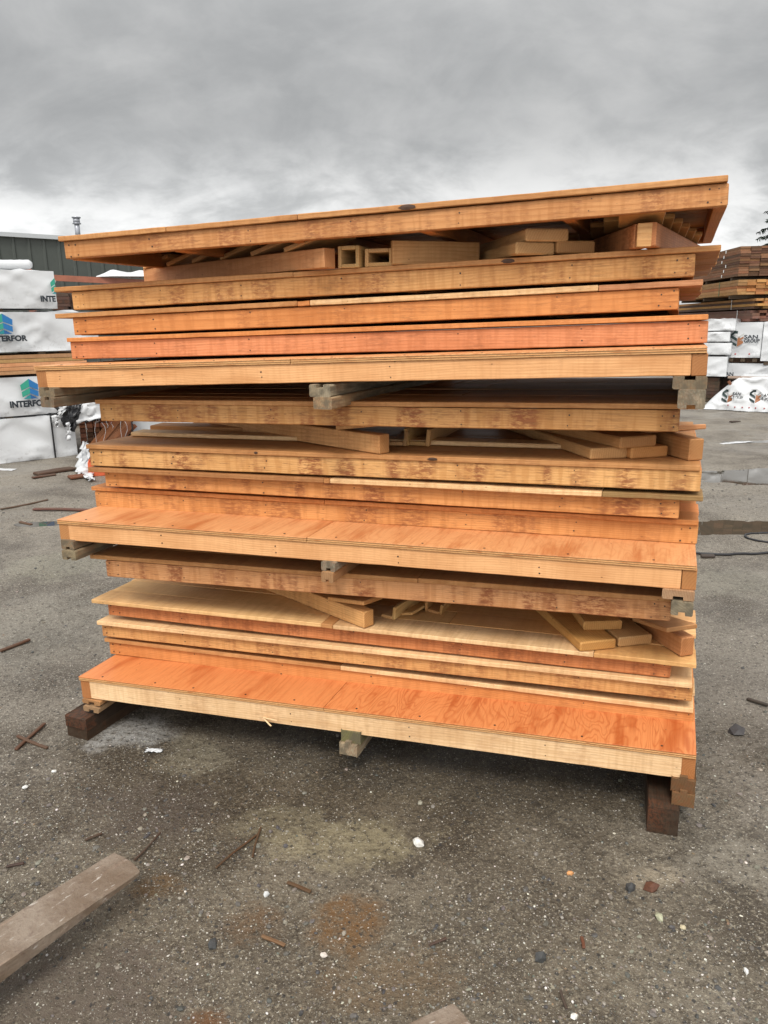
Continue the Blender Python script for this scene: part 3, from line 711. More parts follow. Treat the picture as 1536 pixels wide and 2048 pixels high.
stone('black stone beside the sandy patch at the right', 1261, 1772, .021, (.05, .05, .05))
stone('reddish brown chunk beside the sandy patch at the right', 1303, 1772, .024, (.11, .045, .025))
stone('greenish pale stone in the gravel at the lower right', 1320, 1831, .017, (.38, .38, .26))
stone('white angular stone near the right edge of the gravel', 1493, 1936, .010, (.68, .67, .64))
stone('whitish stone low in the gravel near the bottom', 1148, 2028, .011, (.66, .64, .58))
stone('white stone on the dirt at the left edge, level with the black timbers', 50, 1573, .015, (.66, .66, .63), .5)
stone('small white stone on the dirt below the black timbers', 108, 1541, .012, (.66, .66, .63), .5)
stone('dark lump on the yard right of the stack', 1473, 1463, .036, (.05, .045, .045), .5)
# scraps of white plastic
def scrap(label, px, py, w, d):
    q = onz(px, py, .01); b = MB(); p = R.uniform(0, 50)
    b.grid(lambda u, v: ((u-.5)*w*(1+.4*noise.noise(Vector((v*5, p, 0)))), (v-.5)*d*(1+.5*noise.noise(Vector((u*6, p, 3)))), .006+.012*abs(noise.noise(Vector((u*4, v*4, p))))), 12, 8)
    o = b.build('plastic_scrap', WRAPC, None, (q.x, q.y, gz(q.x, q.y)), (0, 0, R.uniform(-.5, .5)))
    o.modifiers.new('thick', 'SOLIDIFY').thickness = .001
    tag(o, label, 'plastic scrap', 'scraps of wrap on the ground')
scrap('crumpled white scrap on the ground right of the black timbers', 308, 1498, .07, .025)
scrap('flat white scrap at the left edge of the yard near the wrapped bundles', 8, 938, .32, .12)
scrap('pale strip of wrap on the far ground right of the stack', 1472, 882, .55, .10)

# sticks and splinters
STK = 'dark sticks lying on the yard'
STICKM = wood_mat('stick_wood', weather=.35, rough=.6)
def stick(label, x0, y0, x1, y1, w=.012, t=.010, col=(.10, .052, .032), lift=.004):
    a, c = onz(x0, y0, .01), onz(x1, y1, .01); L = (c-a).length
    b = MB(); b.board(T((0, -w/2, 0)), L, w, t, col, .3, t*.3, 8, min(.012, L*.015), endk=.8)
    za, zc = gz(a.x, a.y), gz(c.x, c.y)
    mid = (a+c)/2; zm = gz(mid.x, mid.y); lf = max(0, zm-(za+zc)/2)
    o = b.build('stick', STICKM, None, (a.x, a.y, za+lift+lf*.8), (0, -atan2(zc-za, L), atan2(c.y-a.y, c.x-a.x)))
    tag(o, label, 'stick', STK)
stick('wide dark plank lying in front of the lowest wrapped bundle', 72, 951, 146, 939, .16, .035, (.075, .045, .032))
stick('thin dark lath leaning along the wide plank near the wrapped bundles', 64, 957, 112, 951, .06, .02, (.09, .05, .035))
stick('short reddish board near the hanging white wrap', 138, 957, 178, 952, .16, .03, (.16, .06, .03))
stick('long straight reddish lath on the ground left of the stack', 66, 1018, 186, 1020, .05, .018, (.12, .055, .045))
stick('long thin twig reaching in from the left edge above the reddish lath', 0, 1017, 96, 998, .03, .014, (.10, .07, .05))
stick('short twig left of the middle deck', 40, 1040, 62, 1045, .03, .012)
stick('dark twig beside the short upright twigs at the left edge', 0, 1300, 60, 1279, .022, .014)
stick('slender dark stick crossing another below the black timbers', 34, 1471, 94, 1494, .014, .010)
stick('dark stick crossed by the slender one below the black timbers', 32, 1497, 88, 1446, .016, .010)
stick('long thin brown stick in front of the stack, left of the middle', 432, 1736, 514, 1664, .007, .006, (.085, .05, .025))
stick('thin brown stick meeting the long one at its top', 505, 1712, 520, 1652, .007, .006, (.085, .05, .025))
stick('short brown splinter below the middle of the stack', 574, 1763, 622, 1780, .012, .007, (.10, .06, .03))
stick('short pale brown splinter right of the dark blue grey stone', 524, 1868, 570, 1891, .011, .007, (.17, .11, .06))
stick('crooked dark twig just beyond the tip of the long fork', 268, 1722, 322, 1664, .007, .006, (.06, .04, .03))
stick('small dark twig level with the tip of the long fork', 170, 1680, 204, 1663, .010, .007, (.06, .04, .03))
stick('short black twig left of the long fork', 12, 1730, 48, 1724, .010, .007, (.05, .035, .03))
stick('dark twig in the gravel near the bottom edge', 1120, 1978, 1134, 2012, .007, .006, (.05, .035, .03))
stick('curved dark splinter in the dirt left of the bottom gravel', 858, 1890, 892, 1874, .008, .006, (.06, .035, .03))
stick('reddish splinter in the gravel at the lower right', 1164, 1868, 1168, 1892, .010, .006, (.14, .06, .035))
stick('black twig on the yard at the right edge', 1494, 1396, 1536, 1410, .018, .012, (.03, .03, .03))
stick('dark stick on the far ground, right of the puddles', 1402, 1109, 1430, 1110, .05, .02, (.05, .045, .042))
stick('short dark stick on the far ground beyond the puddles', 1461, 845, 1478, 843, .07, .02, (.06, .05, .045))
# splinter stuck to the bottom deck's rail
x_, z_ = sxz(525, 1437, -.006)
b = MB(); b.board(RZ(-.5) @ RY(.3), .055, .006, .003, (.85, .68, .42), 0, .0005, 3, 0); b.board(T((.004, -.004, .004)) @ RZ(-.3) @ RY(-.12), .075, .005, .003, (.85, .68, .42), 0, .0005, 3, 0)
tag(b.build('splinter', WOOD, None, S(x_, -.006, z_), (0, 0, YAW)), 'pale torn splinter sticking out under the bottom deck front', 'splinter')
# cables
def cable(label, pts, r):
    b = MB(); P = [onz(*p, .01) for p in pts]; Q = []
    for i in range(len(P)-1):
        p0, p1, p2, p3 = P[max(i-1, 0)], P[i], P[i+1], P[min(i+2, len(P)-1)]
        for k in range(8):
            t = k/8; q = .5*((2*p1)+(p2-p0)*t+(2*p0-5*p1+4*p2-p3)*t*t+(3*p1-p0-3*p2+p3)*t**3)
            Q.append((q.x, q.y, gz(q.x, q.y)+r))
    b.tube(Q, r, n=6); tag(b.build('cable', STRAP), label, 'cable', 'cables on the yard')
cable('straight black cable along the ground right of the stack', [(1330, 1100), (1400, 1104), (1450, 1106), (1536, 1102), (1620, 1100)], .010)
cable('thin black cable bent into a loop at the right edge', [(1600, 1061), (1536, 1062), (1505, 1063), (1491, 1067), (1497, 1074), (1536, 1081), (1600, 1088)], .008)

# ------------------------------------------------------------------ writing and emblems
def lettering(body, mat, parent, M, size, name='lettering', bold=.012, sx=1.0, space=1.0):
    cu = bpy.data.curves.new(name, 'FONT'); cu.body = body; cu.size = size; cu.offset = bold*size; cu.extrude = .0008
    cu.space_character = space; cu.resolution_u = 3
    ob = bpy.data.objects.new(name, cu); COL.objects.link(ob)
    bpy.context.view_layer.update()
    me = bpy.data.meshes.new_from_object(ob.evaluated_get(bpy.context.evaluated_depsgraph_get()))
    COL.objects.unlink(ob); bpy.data.objects.remove(ob)
    me.transform(M @ Matrix.Diagonal((sx, 1, 1, 1))); me.materials.clear(); me.materials.append(mat)
    o = bpy.data.objects.new(name, me); COL.objects.link(o); o.parent = parent
    return o
UP = RX(pi/2)                                    # lettering plane x/y -> x/z, facing -y
EM = [plain('emblem_'+n, c, .45) for n, c in (('green', (.035, .30, .21)), ('teal', (.02, .22, .25)), ('blue', (.02, .15, .38)), ('navy', (.02, .10, .27)))]
def peak_emblem(parent, x, z, w, h, y=-.004, clip=1.0):
    """a gabled block: green left half, blue right half, cut by two white chevrons"""
    b = MB()
    def quad(p, mi): b.add([(x+q[0]*w, y, z+q[1]*h) for q in p], [tuple(range(len(p)))], mi=mi)
    for sgn, ms in ((-1, (0, 0, 1)), (1, (2, 2, 3))):
        s = sgn
        if s > 0 and clip < 1: continue
        quads = [[(0, .60), (0, 1.0), (.5*s, .70), (.47*s, .42)], [(0, .27), (0, .54), (.465*s, .36), (.45*s, .09)], [(0, 0), (0, .21), (.42*s, 0)]]
        for q, mi in zip(quads, (ms[0], ms[1], ms[2])):
            quad(q if s < 0 else list(reversed(q)), mi)
    b.build('emblem', EM, parent)
SDK = plain('emblem_dark', (.012, .028, .026), .5); SBR = plain('emblem_rust', (.30, .12, .05), .5); SGY = plain('emblem_grey', (.45, .45, .43), .5)
def zig_emblem(parent, M, s):
    """two interlocked folded strokes, dark and rust"""
    b = MB()
    def strip(pts, mi, w=.20):
        vs = []
        for i, p in enumerate(pts): vs += [(p[0]*s, (p[1]-w/2)*s, .003), (p[0]*s, (p[1]+w/2)*s, .003)]
        b.add([M @ Vector(q) for q in vs], [(2*i, 2*i+2, 2*i+3, 2*i+1) for i in range(len(pts)-1)], mi=mi)
    strip([(.52, .98), (.30, .98), (.02, .72)], 0); strip([(.02, .72), (.50, .42)], 0, .22); strip([(.50, .42), (.50, .10)], 0, .3)
    strip([(.02, .28), (.50, .02)], 0, .20); strip([(.36, .78), (.62, .62), (.96, .86)], 2, .13)
    strip([(.54, .02), (.94, .26)], 1, .18); strip([(.54, .34), (.70, .44)], 1, .5); strip([(.70, .44), (.94, .60)], 1, .16); strip([(.62, .24), (.86, .36)], 1, .12)
    b.build('emblem', [SDK, SBR, SGY], parent)

# ------------------------------------------------------------------ wrapped lumber
def wrapped(label, P, ex, L, W, H, group, amp=.03, mat=None, straps=(), name='wrapped_bundle', seed=0, sag=0.0, foot=True, part='wrap'):
    """P: lower front LEFT corner; ex: unit vector along the front; depth goes away to the left of ex"""
    root = thing(name, label, 'lumber bundle', P, (0, 0, atan2(ex.y, ex.x)), group)
    b = MB(); r = .03
    def surf(fn, nu, nv): b.grid(fn, nu, nv)
    def wr(q, n):
        q = Vector(q); s = q*1.3+Vector((seed*7.3, 0, 0))
        ridge = 1-abs(noise.noise(Vector((s.x*1.1+s.z*1.6, s.y, s.z*.7+9))))*2
        ridge2 = 1-abs(noise.noise(Vector((s.x*1.3-s.z*1.9, s.y+4, s.z*.9+3))))*2
        return q+Vector(n)*amp*(.5*noise.noise(Vector((s.x*.9, s.y, s.z*1.6)))+1.0*max(0, ridge)**9+.9*max(0, ridge2)**9-.25)
    nL = max(10, int(L*16)); nH = max(8, int(H*26)); nW = max(6, int(W*12))
    surf(lambda u, v: wr((u*L, 0, v*H), (0, -1, 0)) if 0 < u < 1 and 0 < v < 1 else (u*L, 0, v*H), nL, nH)
    surf(lambda u, v: wr((L, u*W, v*H), (1, 0, 0)) if 0 < u < 1 and 0 < v < 1 else (L, u*W, v*H), nW, nH)
    surf(lambda u, v: (0, (1-u)*W, v*H), 2, 2)
    surf(lambda u, v: ((1-u)*L, W, v*H), 4, 2)
    surf(lambda u, v: wr((u*L, v*W, H), (0, 0, 1)) if 0 < u < 1 and 0 < v < 1 else (u*L, v*W, H), nL//2, nW)
    surf(lambda u, v: (u*L, (1-v)*W, 0), 2, 2)
    b.build(part, mat or WRAP, root)
    for sx in straps:
        s = MB(); s.box((sx-.009, -.042, -.004), (sx+.009, -.037, H+.03)); s.box((sx-.009, -.037, H+.027), (sx+.009, W, H+.022)); s.build('strap', STRAP, root)
    if foot:
        for fx in (.15, .5, .85):
            s = MB(); s.board(T((L*fx+.045, .02, -.085)) @ RZ(pi/2), W-.04, .09, .083, (.10, .07, .05), .3); s.build('bearer', GREYW, root)
    return root
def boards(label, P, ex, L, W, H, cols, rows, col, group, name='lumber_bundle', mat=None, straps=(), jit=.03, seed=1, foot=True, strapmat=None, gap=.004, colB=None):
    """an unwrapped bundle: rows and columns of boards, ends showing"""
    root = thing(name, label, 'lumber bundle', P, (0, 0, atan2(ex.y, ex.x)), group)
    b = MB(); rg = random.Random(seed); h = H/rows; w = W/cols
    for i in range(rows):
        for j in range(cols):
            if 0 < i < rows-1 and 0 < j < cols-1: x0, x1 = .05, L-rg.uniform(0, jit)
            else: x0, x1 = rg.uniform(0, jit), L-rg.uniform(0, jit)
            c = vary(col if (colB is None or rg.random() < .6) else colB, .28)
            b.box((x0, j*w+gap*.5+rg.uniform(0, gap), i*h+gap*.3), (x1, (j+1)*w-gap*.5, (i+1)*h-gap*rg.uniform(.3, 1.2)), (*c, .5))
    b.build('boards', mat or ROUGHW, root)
    for sx in straps:
        s = MB(); s.box((sx-.01, -.010, 0), (sx+.01, -.004, H+.006)); s.build('strap', strapmat or STRAP, root)
    if foot:
        for fx in (.12, .5, .88):
            s = MB(); s.board(T((L*fx+.045, .03, -.075)) @ RZ(pi/2), W-.06, .09, .073, (.10, .07, .05), .3); s.build('bearer', GREYW, root)
    return root

# left pile
p1, p2 = onz(0, 927), onz(150, 910)
LE = (p2-p1); LE.z = 0; LE.normalize(); LN = Vector((LE.y, -LE.x, 0))          # LN faces the camera
def lpt(px, py): return onv(px, py, p1, LN)
def lbundle(label, pxr, yt, yb, L, seed, straps=(), tx=None):
    """yt, yb: pixel rows of top and bottom at the column tx"""
    tx = 60 if tx is None else tx
    zt, zb = lpt(tx, yt).z, lpt(tx, yb).z
    end = lpt(pxr, (yt+yb)/2); end.z = 0
    P = end-LE*L; P.z = zb
    return wrapped(label, P, LE, L, 1.15, zt-zb, 'white wrapped bundles at the left', seed=seed, straps=straps), P, zb, zt-zb
def on_face(px, py, P, zb):                       # local x, z on a bundle's front face
    q = lpt(px, py); return (Vector((q.x, q.y, 0))-Vector((P.x, P.y, 0))).dot(LE), q.z-zb
W4, P4, z4, h4 = lbundle('white wrapped bundle on the ground with a dark strap, lowest at the left', 152, 834, 921, 4.9, 4)
x_, _ = on_face(104, 870, P4, z4)
s = MB(); s.box((x_-.012, -.045, 0), (x_+.012, -.038, h4+.035)); s.box((x_-.012, -.038, h4+.029), (x_+.012, 1.1, h4+.035)); s.build('strap', STRAP, W4)
W3, P3, z3, h3 = lbundle('white wrapped bundle with a complete emblem, second from the ground at the left', 128, 753, 830, 4.9, 3)
W2, P2, z2, h2 = lbundle('white wrapped bundle above the bare boards at the left edge', 196, 624, 703, 5.2, 2)
W1, P1, z1, h1 = lbundle('topmost white wrapped bundle at the left, its emblem running round the corner', 111, 541, 617, 4.9, 1)
def word(W, P, zb, body, pa, pb, bold=.02):
    xa, za = on_face(*pa, P, zb); xb, zb_ = on_face(*pb, P, zb)
    return xa, za, xb, zb_
def put_word(W, P, zb, body, px0, px1, pyb, pyt, y=-.046, sx=None):
    xa, za = on_face(px0, pyb, P, zb); xb, _ = on_face(px1, pyb, P, zb); _, zt = on_face(px0, pyt, P, zb)
    size = (zt-za)/.70
    o = lettering(body, INK, W, Matrix.Identity(4), size, bold=.05)
    wd = max(v.co.x for v in o.data.vertices)-min(v.co.x for v in o.data.vertices)
    m0 = min(v.co.x for v in o.data.vertices)
    o.data.transform(T((xa, y, za)) @ UP @ Matrix.Diagonal(((xb-xa)/wd, 1, 1, 1)) @ T((-m0, 0, 0)))
put_word(W3, P3, z3, 'INTERFOR', 19, 96, 815, 803)
xc, za = on_face(60, 797, P3, z3); _, zt = on_face(60, 757, P3, z3); xl, _ = on_face(42, 797, P3, z3)
peak_emblem(W3, xc, za, (xc-xl)*2, zt-za, -.046)
put_word(W2, P2, z2, 'INTERFOR', -26, 54, 683, 672)
xc, za = on_face(7, 668, P2, z2); _, zt = on_face(7, 627, P2, z2); xl, _ = on_face(-13, 668, P2, z2)
peak_emblem(W2, xc, za, (xc-xl)*2, zt-za, -.046)
put_word(W1, P1, z1, 'INTE', 80, 110, 603, 592)
xc, za = on_face(110.5, 588, P1, z1); _, zt = on_face(110.5, 556, P1, z1); xl, _ = on_face(101, 588, P1, z1)
peak_emblem(W1, xc, za, (xc-xl)*2, zt-za, -.046, clip=.5)
zt, zb = lpt(60, 709).z, lpt(60, 748).z
end = lpt(175, 730); end.z = 0; Pb = end-LE*5; Pb.z = zb
boards('bundle of bare orange boards between two white wrapped bundles at the left', Pb, LE, 5, 1.1, zt-zb, 8, 5, (.58, .36, .17), 'lumber bundles of bare boards', seed=5, jit=.12)
# rolls of white film lying on top
def roll(label, px0, px1, py, rad, back):
    a, c = lpt(px0, py), lpt(px1, py); a = a-LN*back; c = c-LN*back
    b = MB(); n = 22; pts = []; rs = []
    for i in range(n+1):
        t = i/n; q = a.lerp(c, t); q.z += .012*noise.noise(Vector((t*9, 2, px0)))
        pts.append(q); rs.append(rad*(1+.12*noise.noise(Vector((t*8, px1, 0))))*(min(1, (min(t, 1-t)*n+.45)/1.5)**.5))
    b.tube(pts, rs, n=14); tag(b.build('film_roll', WRAPC), label, 'film roll', 'rolls of white film')
roll('rolled white film on the topmost bundle at the left edge', -60, 74, 527, .065, .25)
# brown steel rack behind, with its own white parcel
RD_ST = plain('red_oxide_steel', (.30, .105, .06), .5, 0, 6, .4)
q0 = lpt(108, 556)-LN*1.4; ang = atan2(LE.y, LE.x)
RKN = Vector((.25, -.968, 0)); RKX = Vector((.968, .25, 0)); rk0 = onz(200, 905)*1.35; rk0.z = 0
def rkp(px, py): return onv(px, py, rk0, RKN)
root = thing('storage_rack', 'red brown steel rack with two long arms behind the wrapped bundles at the left', 'storage rack', rk0, (0, 0, atan2(RKX.y, RKX.x)))
def rloc(q): return ((q-rk0).dot(RKX), q.z)
for px0, px1, yt0, yb0, yt1 in ((40, 420, 546, 558, 566), (60, 420, 594, 606, 600)):
    a, c = rkp(px0, yt0+ (0 if px0 == 40 else 2)), rkp(px1, yt1); bq = rkp(px0, yb0)
    xa, za = rloc(a); xb, zb = rloc(c); hh = za-rloc(bq)[1]
    s = MB(); s.box((0, 0, -hh), (xb-xa, .12, 0)); s.build('beam', RD_ST, root, (xa, 0, za), (0, -atan2(zb-za, xb-xa), 0))
for px in (60, 300, 410):
    a = rkp(px, 600); xa, _ = rloc(a); s = MB(); s.box((xa-.06, .121, 0), (xa+.06, .24, rloc(rkp(px, 548))[1]+.1)); s.build('post', RD_ST, root)
a, c = rkp(192, 554), rkp(420, 560); xa, za = rloc(a); xb, _ = rloc(c)
b = MB()
def _parc(u, v):
    th = pi*v; e = min(1, u*6+.15)
    return (xa+(xb-xa)*u, .06-.20*cos(th)*e, za+.005+.10*sin(th)*e*(1+.5*noise.noise(Vector((u*9, v*2, 1))))+.03*max(0, 1-abs(u-.12)*9)*sin(th))
b.grid(_parc, 40, 12); o = b.build('film_parcel', WRAPC, None, rk0, (0, 0, atan2(RKX.y, RKX.x)))
tag(o, 'white wrapped parcel lying on the red brown rack behind the stack', 'parcel')
# dark bundle ends beside the topmost wrapped bundle
q = rkp(118, 622)*.96; q.z = rkp(118, 620).z*.96+.04*HC
hz = (rkp(118, 588).z-rkp(118, 622).z)*.96
boards('small stack of dark board ends beside the topmost wrapped bundle', q-RKX*.12, RKX, .32, .9, hz, 5, 5, (.07, .045, .035), 'lumber bundles of bare boards', seed=8, jit=.05, foot=False)
s = MB(); s.box((.02, .05, -q.z), (.28, .8, -.002), (.06, .045, .035, .2)); s.build('boards_below', ROUGHW, COL.objects[-1] if False else None) if False else None
sup = thing('lumber_bundle', 'dark bundle hidden under the small stack of dark board ends', 'lumber bundle', (q.x-RKX.x*.12, q.y-RKX.y*.12, 0), (0, 0, atan2(RKX.y, RKX.x)), 'lumber bundles of bare boards')
s = MB()
for i in range(6):
    for j in range(4): s.box((.02, .05+j*.2, i*q.z/6+.002), (.28, .24+j*.2, (i+1)*q.z/6-.002), (.06, .045, .035, .2))
s.build('boards', ROUGHW, sup)

# torn bundle right of the lowest ones
tb = lpt(152, 912); tb.z = 0
TX = Vector((.93, .37, 0)).normalized(); TN_ = Vector((TX.y, -TX.x, 0))
tb = tb+LE*.03+TN_*.10
def tpt(px, py): return onv(px, py, tb, TN_)
def tloc(px, py):
    q = tpt(px, py); return (q-tb).dot(TX), q.z
root = thing('torn_bundle', 'torn lumber bundle with brown boards spilling out of ragged black and white wrap', 'lumber bundle', tb, (0, 0, atan2(TX.y, TX.x)))
xe, ztop = tloc(262, 842); _, zlow = tloc(200, 935); _, ztop = tloc(160, 806)
b = MB(); rg = random.Random(4)
for i in range(9):
    for j in range(7):
        z = .10+i*(ztop-.14)/9
        b.box((.06+j*(xe-.1)/7, .12+rg.uniform(0, .08), z), (.06+(j+1)*(xe-.1)/7-.012, 1.6, z+(ztop-.14)/9-.01), (*vary((.16, .07, .035), .4), .6))
b.build('boards', ROUGHW, root)
b = MB()
for k in range(11):
    x0, z0 = tloc(188+k*5+rg.uniform(-3, 3), 915-k*2); a = rg.uniform(.65, .85)
    b.board(T((x0, .02+.02*(k % 3), max(.12, z0))) @ RY(-a), rg.uniform(.35, .75), .03, rg.uniform(.05, .09), vary((.20, .085, .04), .3), .5, .003, 3)
b.build('spilled_boards', ROUGHW, root)
def rag(name, mat, pts, nu=14, nv=10, amp=.05, y0=-.05, seed=0):
    """a crumpled sheet stretched between four pixel corners (top left, top right, bottom right, bottom left)"""
    Q = []
    for p in pts:
        x, z = tloc(*p); q = Vector((x, y0, z))
        if z < .03:
            g = onz(*p, .02)-tb; q = Vector((g.dot(TX), -g.dot(TN_), .03))
        Q.append(q)
    b = MB()
    def fn(u, v):
        q = Q[0].lerp(Q[1], u).lerp(Q[3].lerp(Q[2], u), v)
        k = noise.noise(Vector((u*3.1+seed, v*4, seed))); k2 = noise.noise(Vector((u*8+seed, v*3, 5)))
        edge = noise.noise(Vector((u*7, v*7, seed+3)))*.06
        return q+Vector((edge+k2*.02, -abs(k)*amp*1.6-k2*amp*.5, edge*.7))
    b.grid(fn, nu, nv); o = b.build(name, mat, root)
    sd = o.modifiers.new('thick', 'SOLIDIFY'); sd.thickness = .003
rag('black_wrap', BLACKW, [(104, 806), (205, 812), (200, 838), (128, 852)], 18, 8, .07, -.05, 3)
rag('black_wrap', BLACKW, [(136, 808), (164, 806), (150, 862), (134, 858)], 8, 12, .06, -.12, 7)
rag('white_wrap', WRAPC, [(150, 803), (232, 804), (236, 826), (150, 846)], 18, 8, .06, -.10, 11)
rag('white_wrap', WRAPC, [(102, 830), (114, 828), (118, 852), (112, 850)], 6, 8, .03, -.14, 15)
rag('white_wrap', WRAPC, [(118, 812), (134, 808), (124, 832), (116, 838)], 6, 8, .05, -.14, 21)
rag('white_wrap', WRAPC, [(132, 842), (141, 846), (140, 878), (134, 874)], 5, 9, .04, -.14, 23)
rag('white_wrap', WRAPC, [(164, 880), (176, 884), (186, 960), (150, 945)], 8, 16, .05, -.14, 27)
rag('white_wrap', WRAPC, [(152, 935), (172, 930), (190, 962), (168, 956)], 8, 8, .04, -.16, 31)
b = MB()
for k in range(9):                                             # frayed threads of the wrap
    px = 166+k*3.4+rg.uniform(-1.5, 1.5); px = 166+k*10+rg.uniform(-4, 4); x0, z0 = tloc(px, 838+rg.uniform(-6, 6)); ln = rg.uniform(.05, .42); pts = []
    for i in range(6): pts.append((x0+.07*noise.noise(Vector((k*1.7, i*.35, 0))), -.10+.02*noise.noise(Vector((k, i*.7, 4))), z0-ln*i/5))
    b.tube(pts, .0018, n=4)
b.build('threads', WRAPC, root)
b = MB(); b.box((xe, .0, .02), (xe+.02, 1.5, ztop-.03)); b.build('black_wrap', BLACKW, root)
# orange crate at its foot
ORC = plain('orange_plastic', (.62, .12, .045), .5, 0, 8, .3)
q = tpt(176, 951)-Vector((0, 0, 0)); q = onz(178, 954); 
root = thing('plastic_crate', 'open orange plastic crate at the foot of the torn bundle', 'crate', q+Vector((0, 0, .005)), (0, 0, .3))
for a_, c_ in (((0, 0, 0), (.42, .3, .012)), ((0, 0, .012), (.42, .012, .17)), ((0, .288, .012), (.42, .3, .17)), ((0, .012, .012), (.012, .288, .17)), ((.408, .012, .012), (.42, .288, .17))):
    s = MB(); s.box(a_, c_); s.build('bottom' if a_[2] == 0 else 'side', ORC, root)
# white bundle farther right behind the stack
q = tpt(262, 905)+LN*-1.2; q.z = .09
wrapped('white wrapped bundle seen through the gap behind the left of the stack', q, Vector((1, .1, 0)).normalized(), 4.5, 1.1, 1.05, None, seed=9)

# ------------------------------------------------------------------ the building beyond
BW = plain('green_cladding', (.060, .068, .060), .5, 0, 2, .2); BF = plain('roof_flashing', (.42, .44, .45), .4); PIPE = plain('galvanised_pipe', (.36, .37, .40), .4, .5)
bd = 33.0
u0 = ray(0, 470); A = CAMP+u0*(bd/u0.y); u1 = ray(115, 477)
BH = A.z                                                        # eaves height
Bp = onz(115, 477, BH); BX = (Bp-A); BX.z = 0; BX.normalize()
if BX.x < .3: BX = Vector((.9, .43, 0)).normalized()
A = Vector((A.x, A.y, 0))-BX*12
root = thing('metal_building', 'long low dark green metal clad building behind the wrapped bundles at the left', 'building', A, (0, 0, atan2(BX.y, BX.x)))
BL = 34.0
b = MB()
prof = []; x = 0; rib = .62
b.box((0, .06, 0), (BL, 14, BH-.05))
b.build('wall', BW, root)
b = MB()
n_ = int(BL/rib)
for k in range(n_):                                             # standing ribs of the cladding
    b.add([(k*rib, .058, 0), (k*rib+.05, 0, 0), (k*rib+.12, 0, 0), (k*rib+.17, .058, 0), (k*rib, .058, BH-.06), (k*rib+.05, 0, BH-.06), (k*rib+.12, 0, BH-.06), (k*rib+.17, .058, BH-.06)], [(0, 1, 5, 4), (1, 2, 6, 5), (2, 3, 7, 6)])
b.build('cladding_ribs', BW, root)
b = MB(); b.box((-.2, -.12, BH-.05), (BL+.2, 0.05, BH+.12)); b.build('eaves_flashing', BF, root)
b = MB(); b.add([(-.2, -.1, BH+.122), (BL+.2, -.1, BH+.122), (BL+.2, 7, BH+.7), (-.2, 7, BH+.7), (BL+.2, 14, BH+.122), (-.2, 14, BH+.122)], [(0, 1, 2, 3), (3, 2, 4, 5)]); b.build('roof', BW, root)
yq = 2.0
inv = (Matrix.Translation(A) @ RZ(atan2(BX.y, BX.x))).inverted()
AN = Vector((BX.y, -BX.x, 0))
q = onv(156, 470, A-AN*yq, AN); qt = onv(156, 441, A-AN*yq, AN); l0 = inv @ q; l1 = inv @ qt
b = MB(); b.tube([(l0.x, yq, BH+.1), (l0.x, yq, l1.z)], .115, n=14); o = b.build('chimney_pipe', PIPE, root)
b = MB(); b.tube([(l0.x, yq, l1.z-.16), (l0.x, yq, l1.z-.12)], .19, n=14); b.tube([(l0.x, yq, l1.z-.12), (l0.x, yq, l1.z+.10)], .15, n=14); b.tube([(l0.x, yq, l1.z+.10), (l0.x, yq, l1.z+.15)], .20, n=14); b.build('cowl', PIPE, o)

# ------------------------------------------------------------------ right pile: bare lumber above, white wrapped bundles below
rc = onz(1478, 806); rc.z = 0
az = atan2(rc.x, rc.y); RXR = Vector((cos(az+.10), -sin(az+.10), 0)); RNN = Vector((-RXR.y, RXR.x, 0))      # RNN points away from the camera
RF = -RNN
def rpt(px, py, back=0.0): return onv(px, py, rc+RNN*back, RNN)
ztop = rpt(1480, 492).z
e2 = onz(1400, 513, ztop)-rpt(1480, 492); e2.z = 0; e2.normalize()
def rbundle(label, cpx, yt, yb, rows, cols, col, seed, W=1.25, L=5.0, straps=(), strapmat=None, jit=.05, colB=None, back=0.0, mat=None):
    c = rpt(cpx, (yt+yb)/2, back); zt, zb = rpt(cpx, yt, back).z, rpt(cpx, yb, back).z
    # local x runs from the far left end to the corner; width goes back-right
    P = Vector((c.x, c.y, zb))+e2*L
    return boards(label, P, -e2, L, W, zt-zb, cols, rows, col, 'lumber bundles of bare boards', seed=seed, straps=straps, strapmat=strapmat, jit=jit, colB=colB, mat=mat)
r1 = rbundle('dark brown lumber bundle with white marks, highest in the pile at the right edge', 1480, 492, 552, 12, 9, (.105, .058, .034), 21, W=1.9, L=4.2, jit=.06, colB=(.20, .115, .06))
Hh = rpt(1480, 492).z-rpt(1480, 552).z
for k in range(6):
    s = MB(); s.box((3.2+.10*((k*7) % 3)-.06*(k > 2), -.012, Hh*k/6+.02), (3.2+.10*((k*7) % 3)-.06*(k > 2)+.035, -.006, Hh*(k+1)/6-.02)); s.build('white_mark', WSTRAP, r1)
rbundle('yellow lumber bundle with rough orange ends under the dark one at the right edge', 1476, 559, 589, 5, 10, (.46, .28, .115), 22, W=1.9, L=4.4, straps=(3.3,), strapmat=plain('green_strap', (.12, .16, .08), .5), jit=.09, colB=(.42, .20, .07))
rbundle('flat bundle of long yellow boards, third from the top in the pile at the right', 1517, 596, 617, 4, 8, (.46, .27, .10), 23, L=6.5, straps=(5.0,), strapmat=WSTRAP, jit=.25, colB=(.10, .07, .05))
rbundle('greyish red flat bundle resting on the white wrapped ones at the right', 1507, 620, 643, 4, 8, (.24, .14, .10), 24, L=6.5, straps=(5.6,), strapmat=WSTRAP, jit=.25, colB=(.18, .10, .08))
b_ = rpt(1512, 640, .5); dk = boards('blackish bundle of board ends filling the right edge of the pile', Vector((b_.x, b_.y, rpt(1512, 643, .5).z)), RXR, 2.2, 1.2, rpt(1512, 600, .5).z-rpt(1512, 643, .5).z, 6, 6, (.045, .035, .03), 'lumber bundles of bare boards', seed=29, jit=.05)
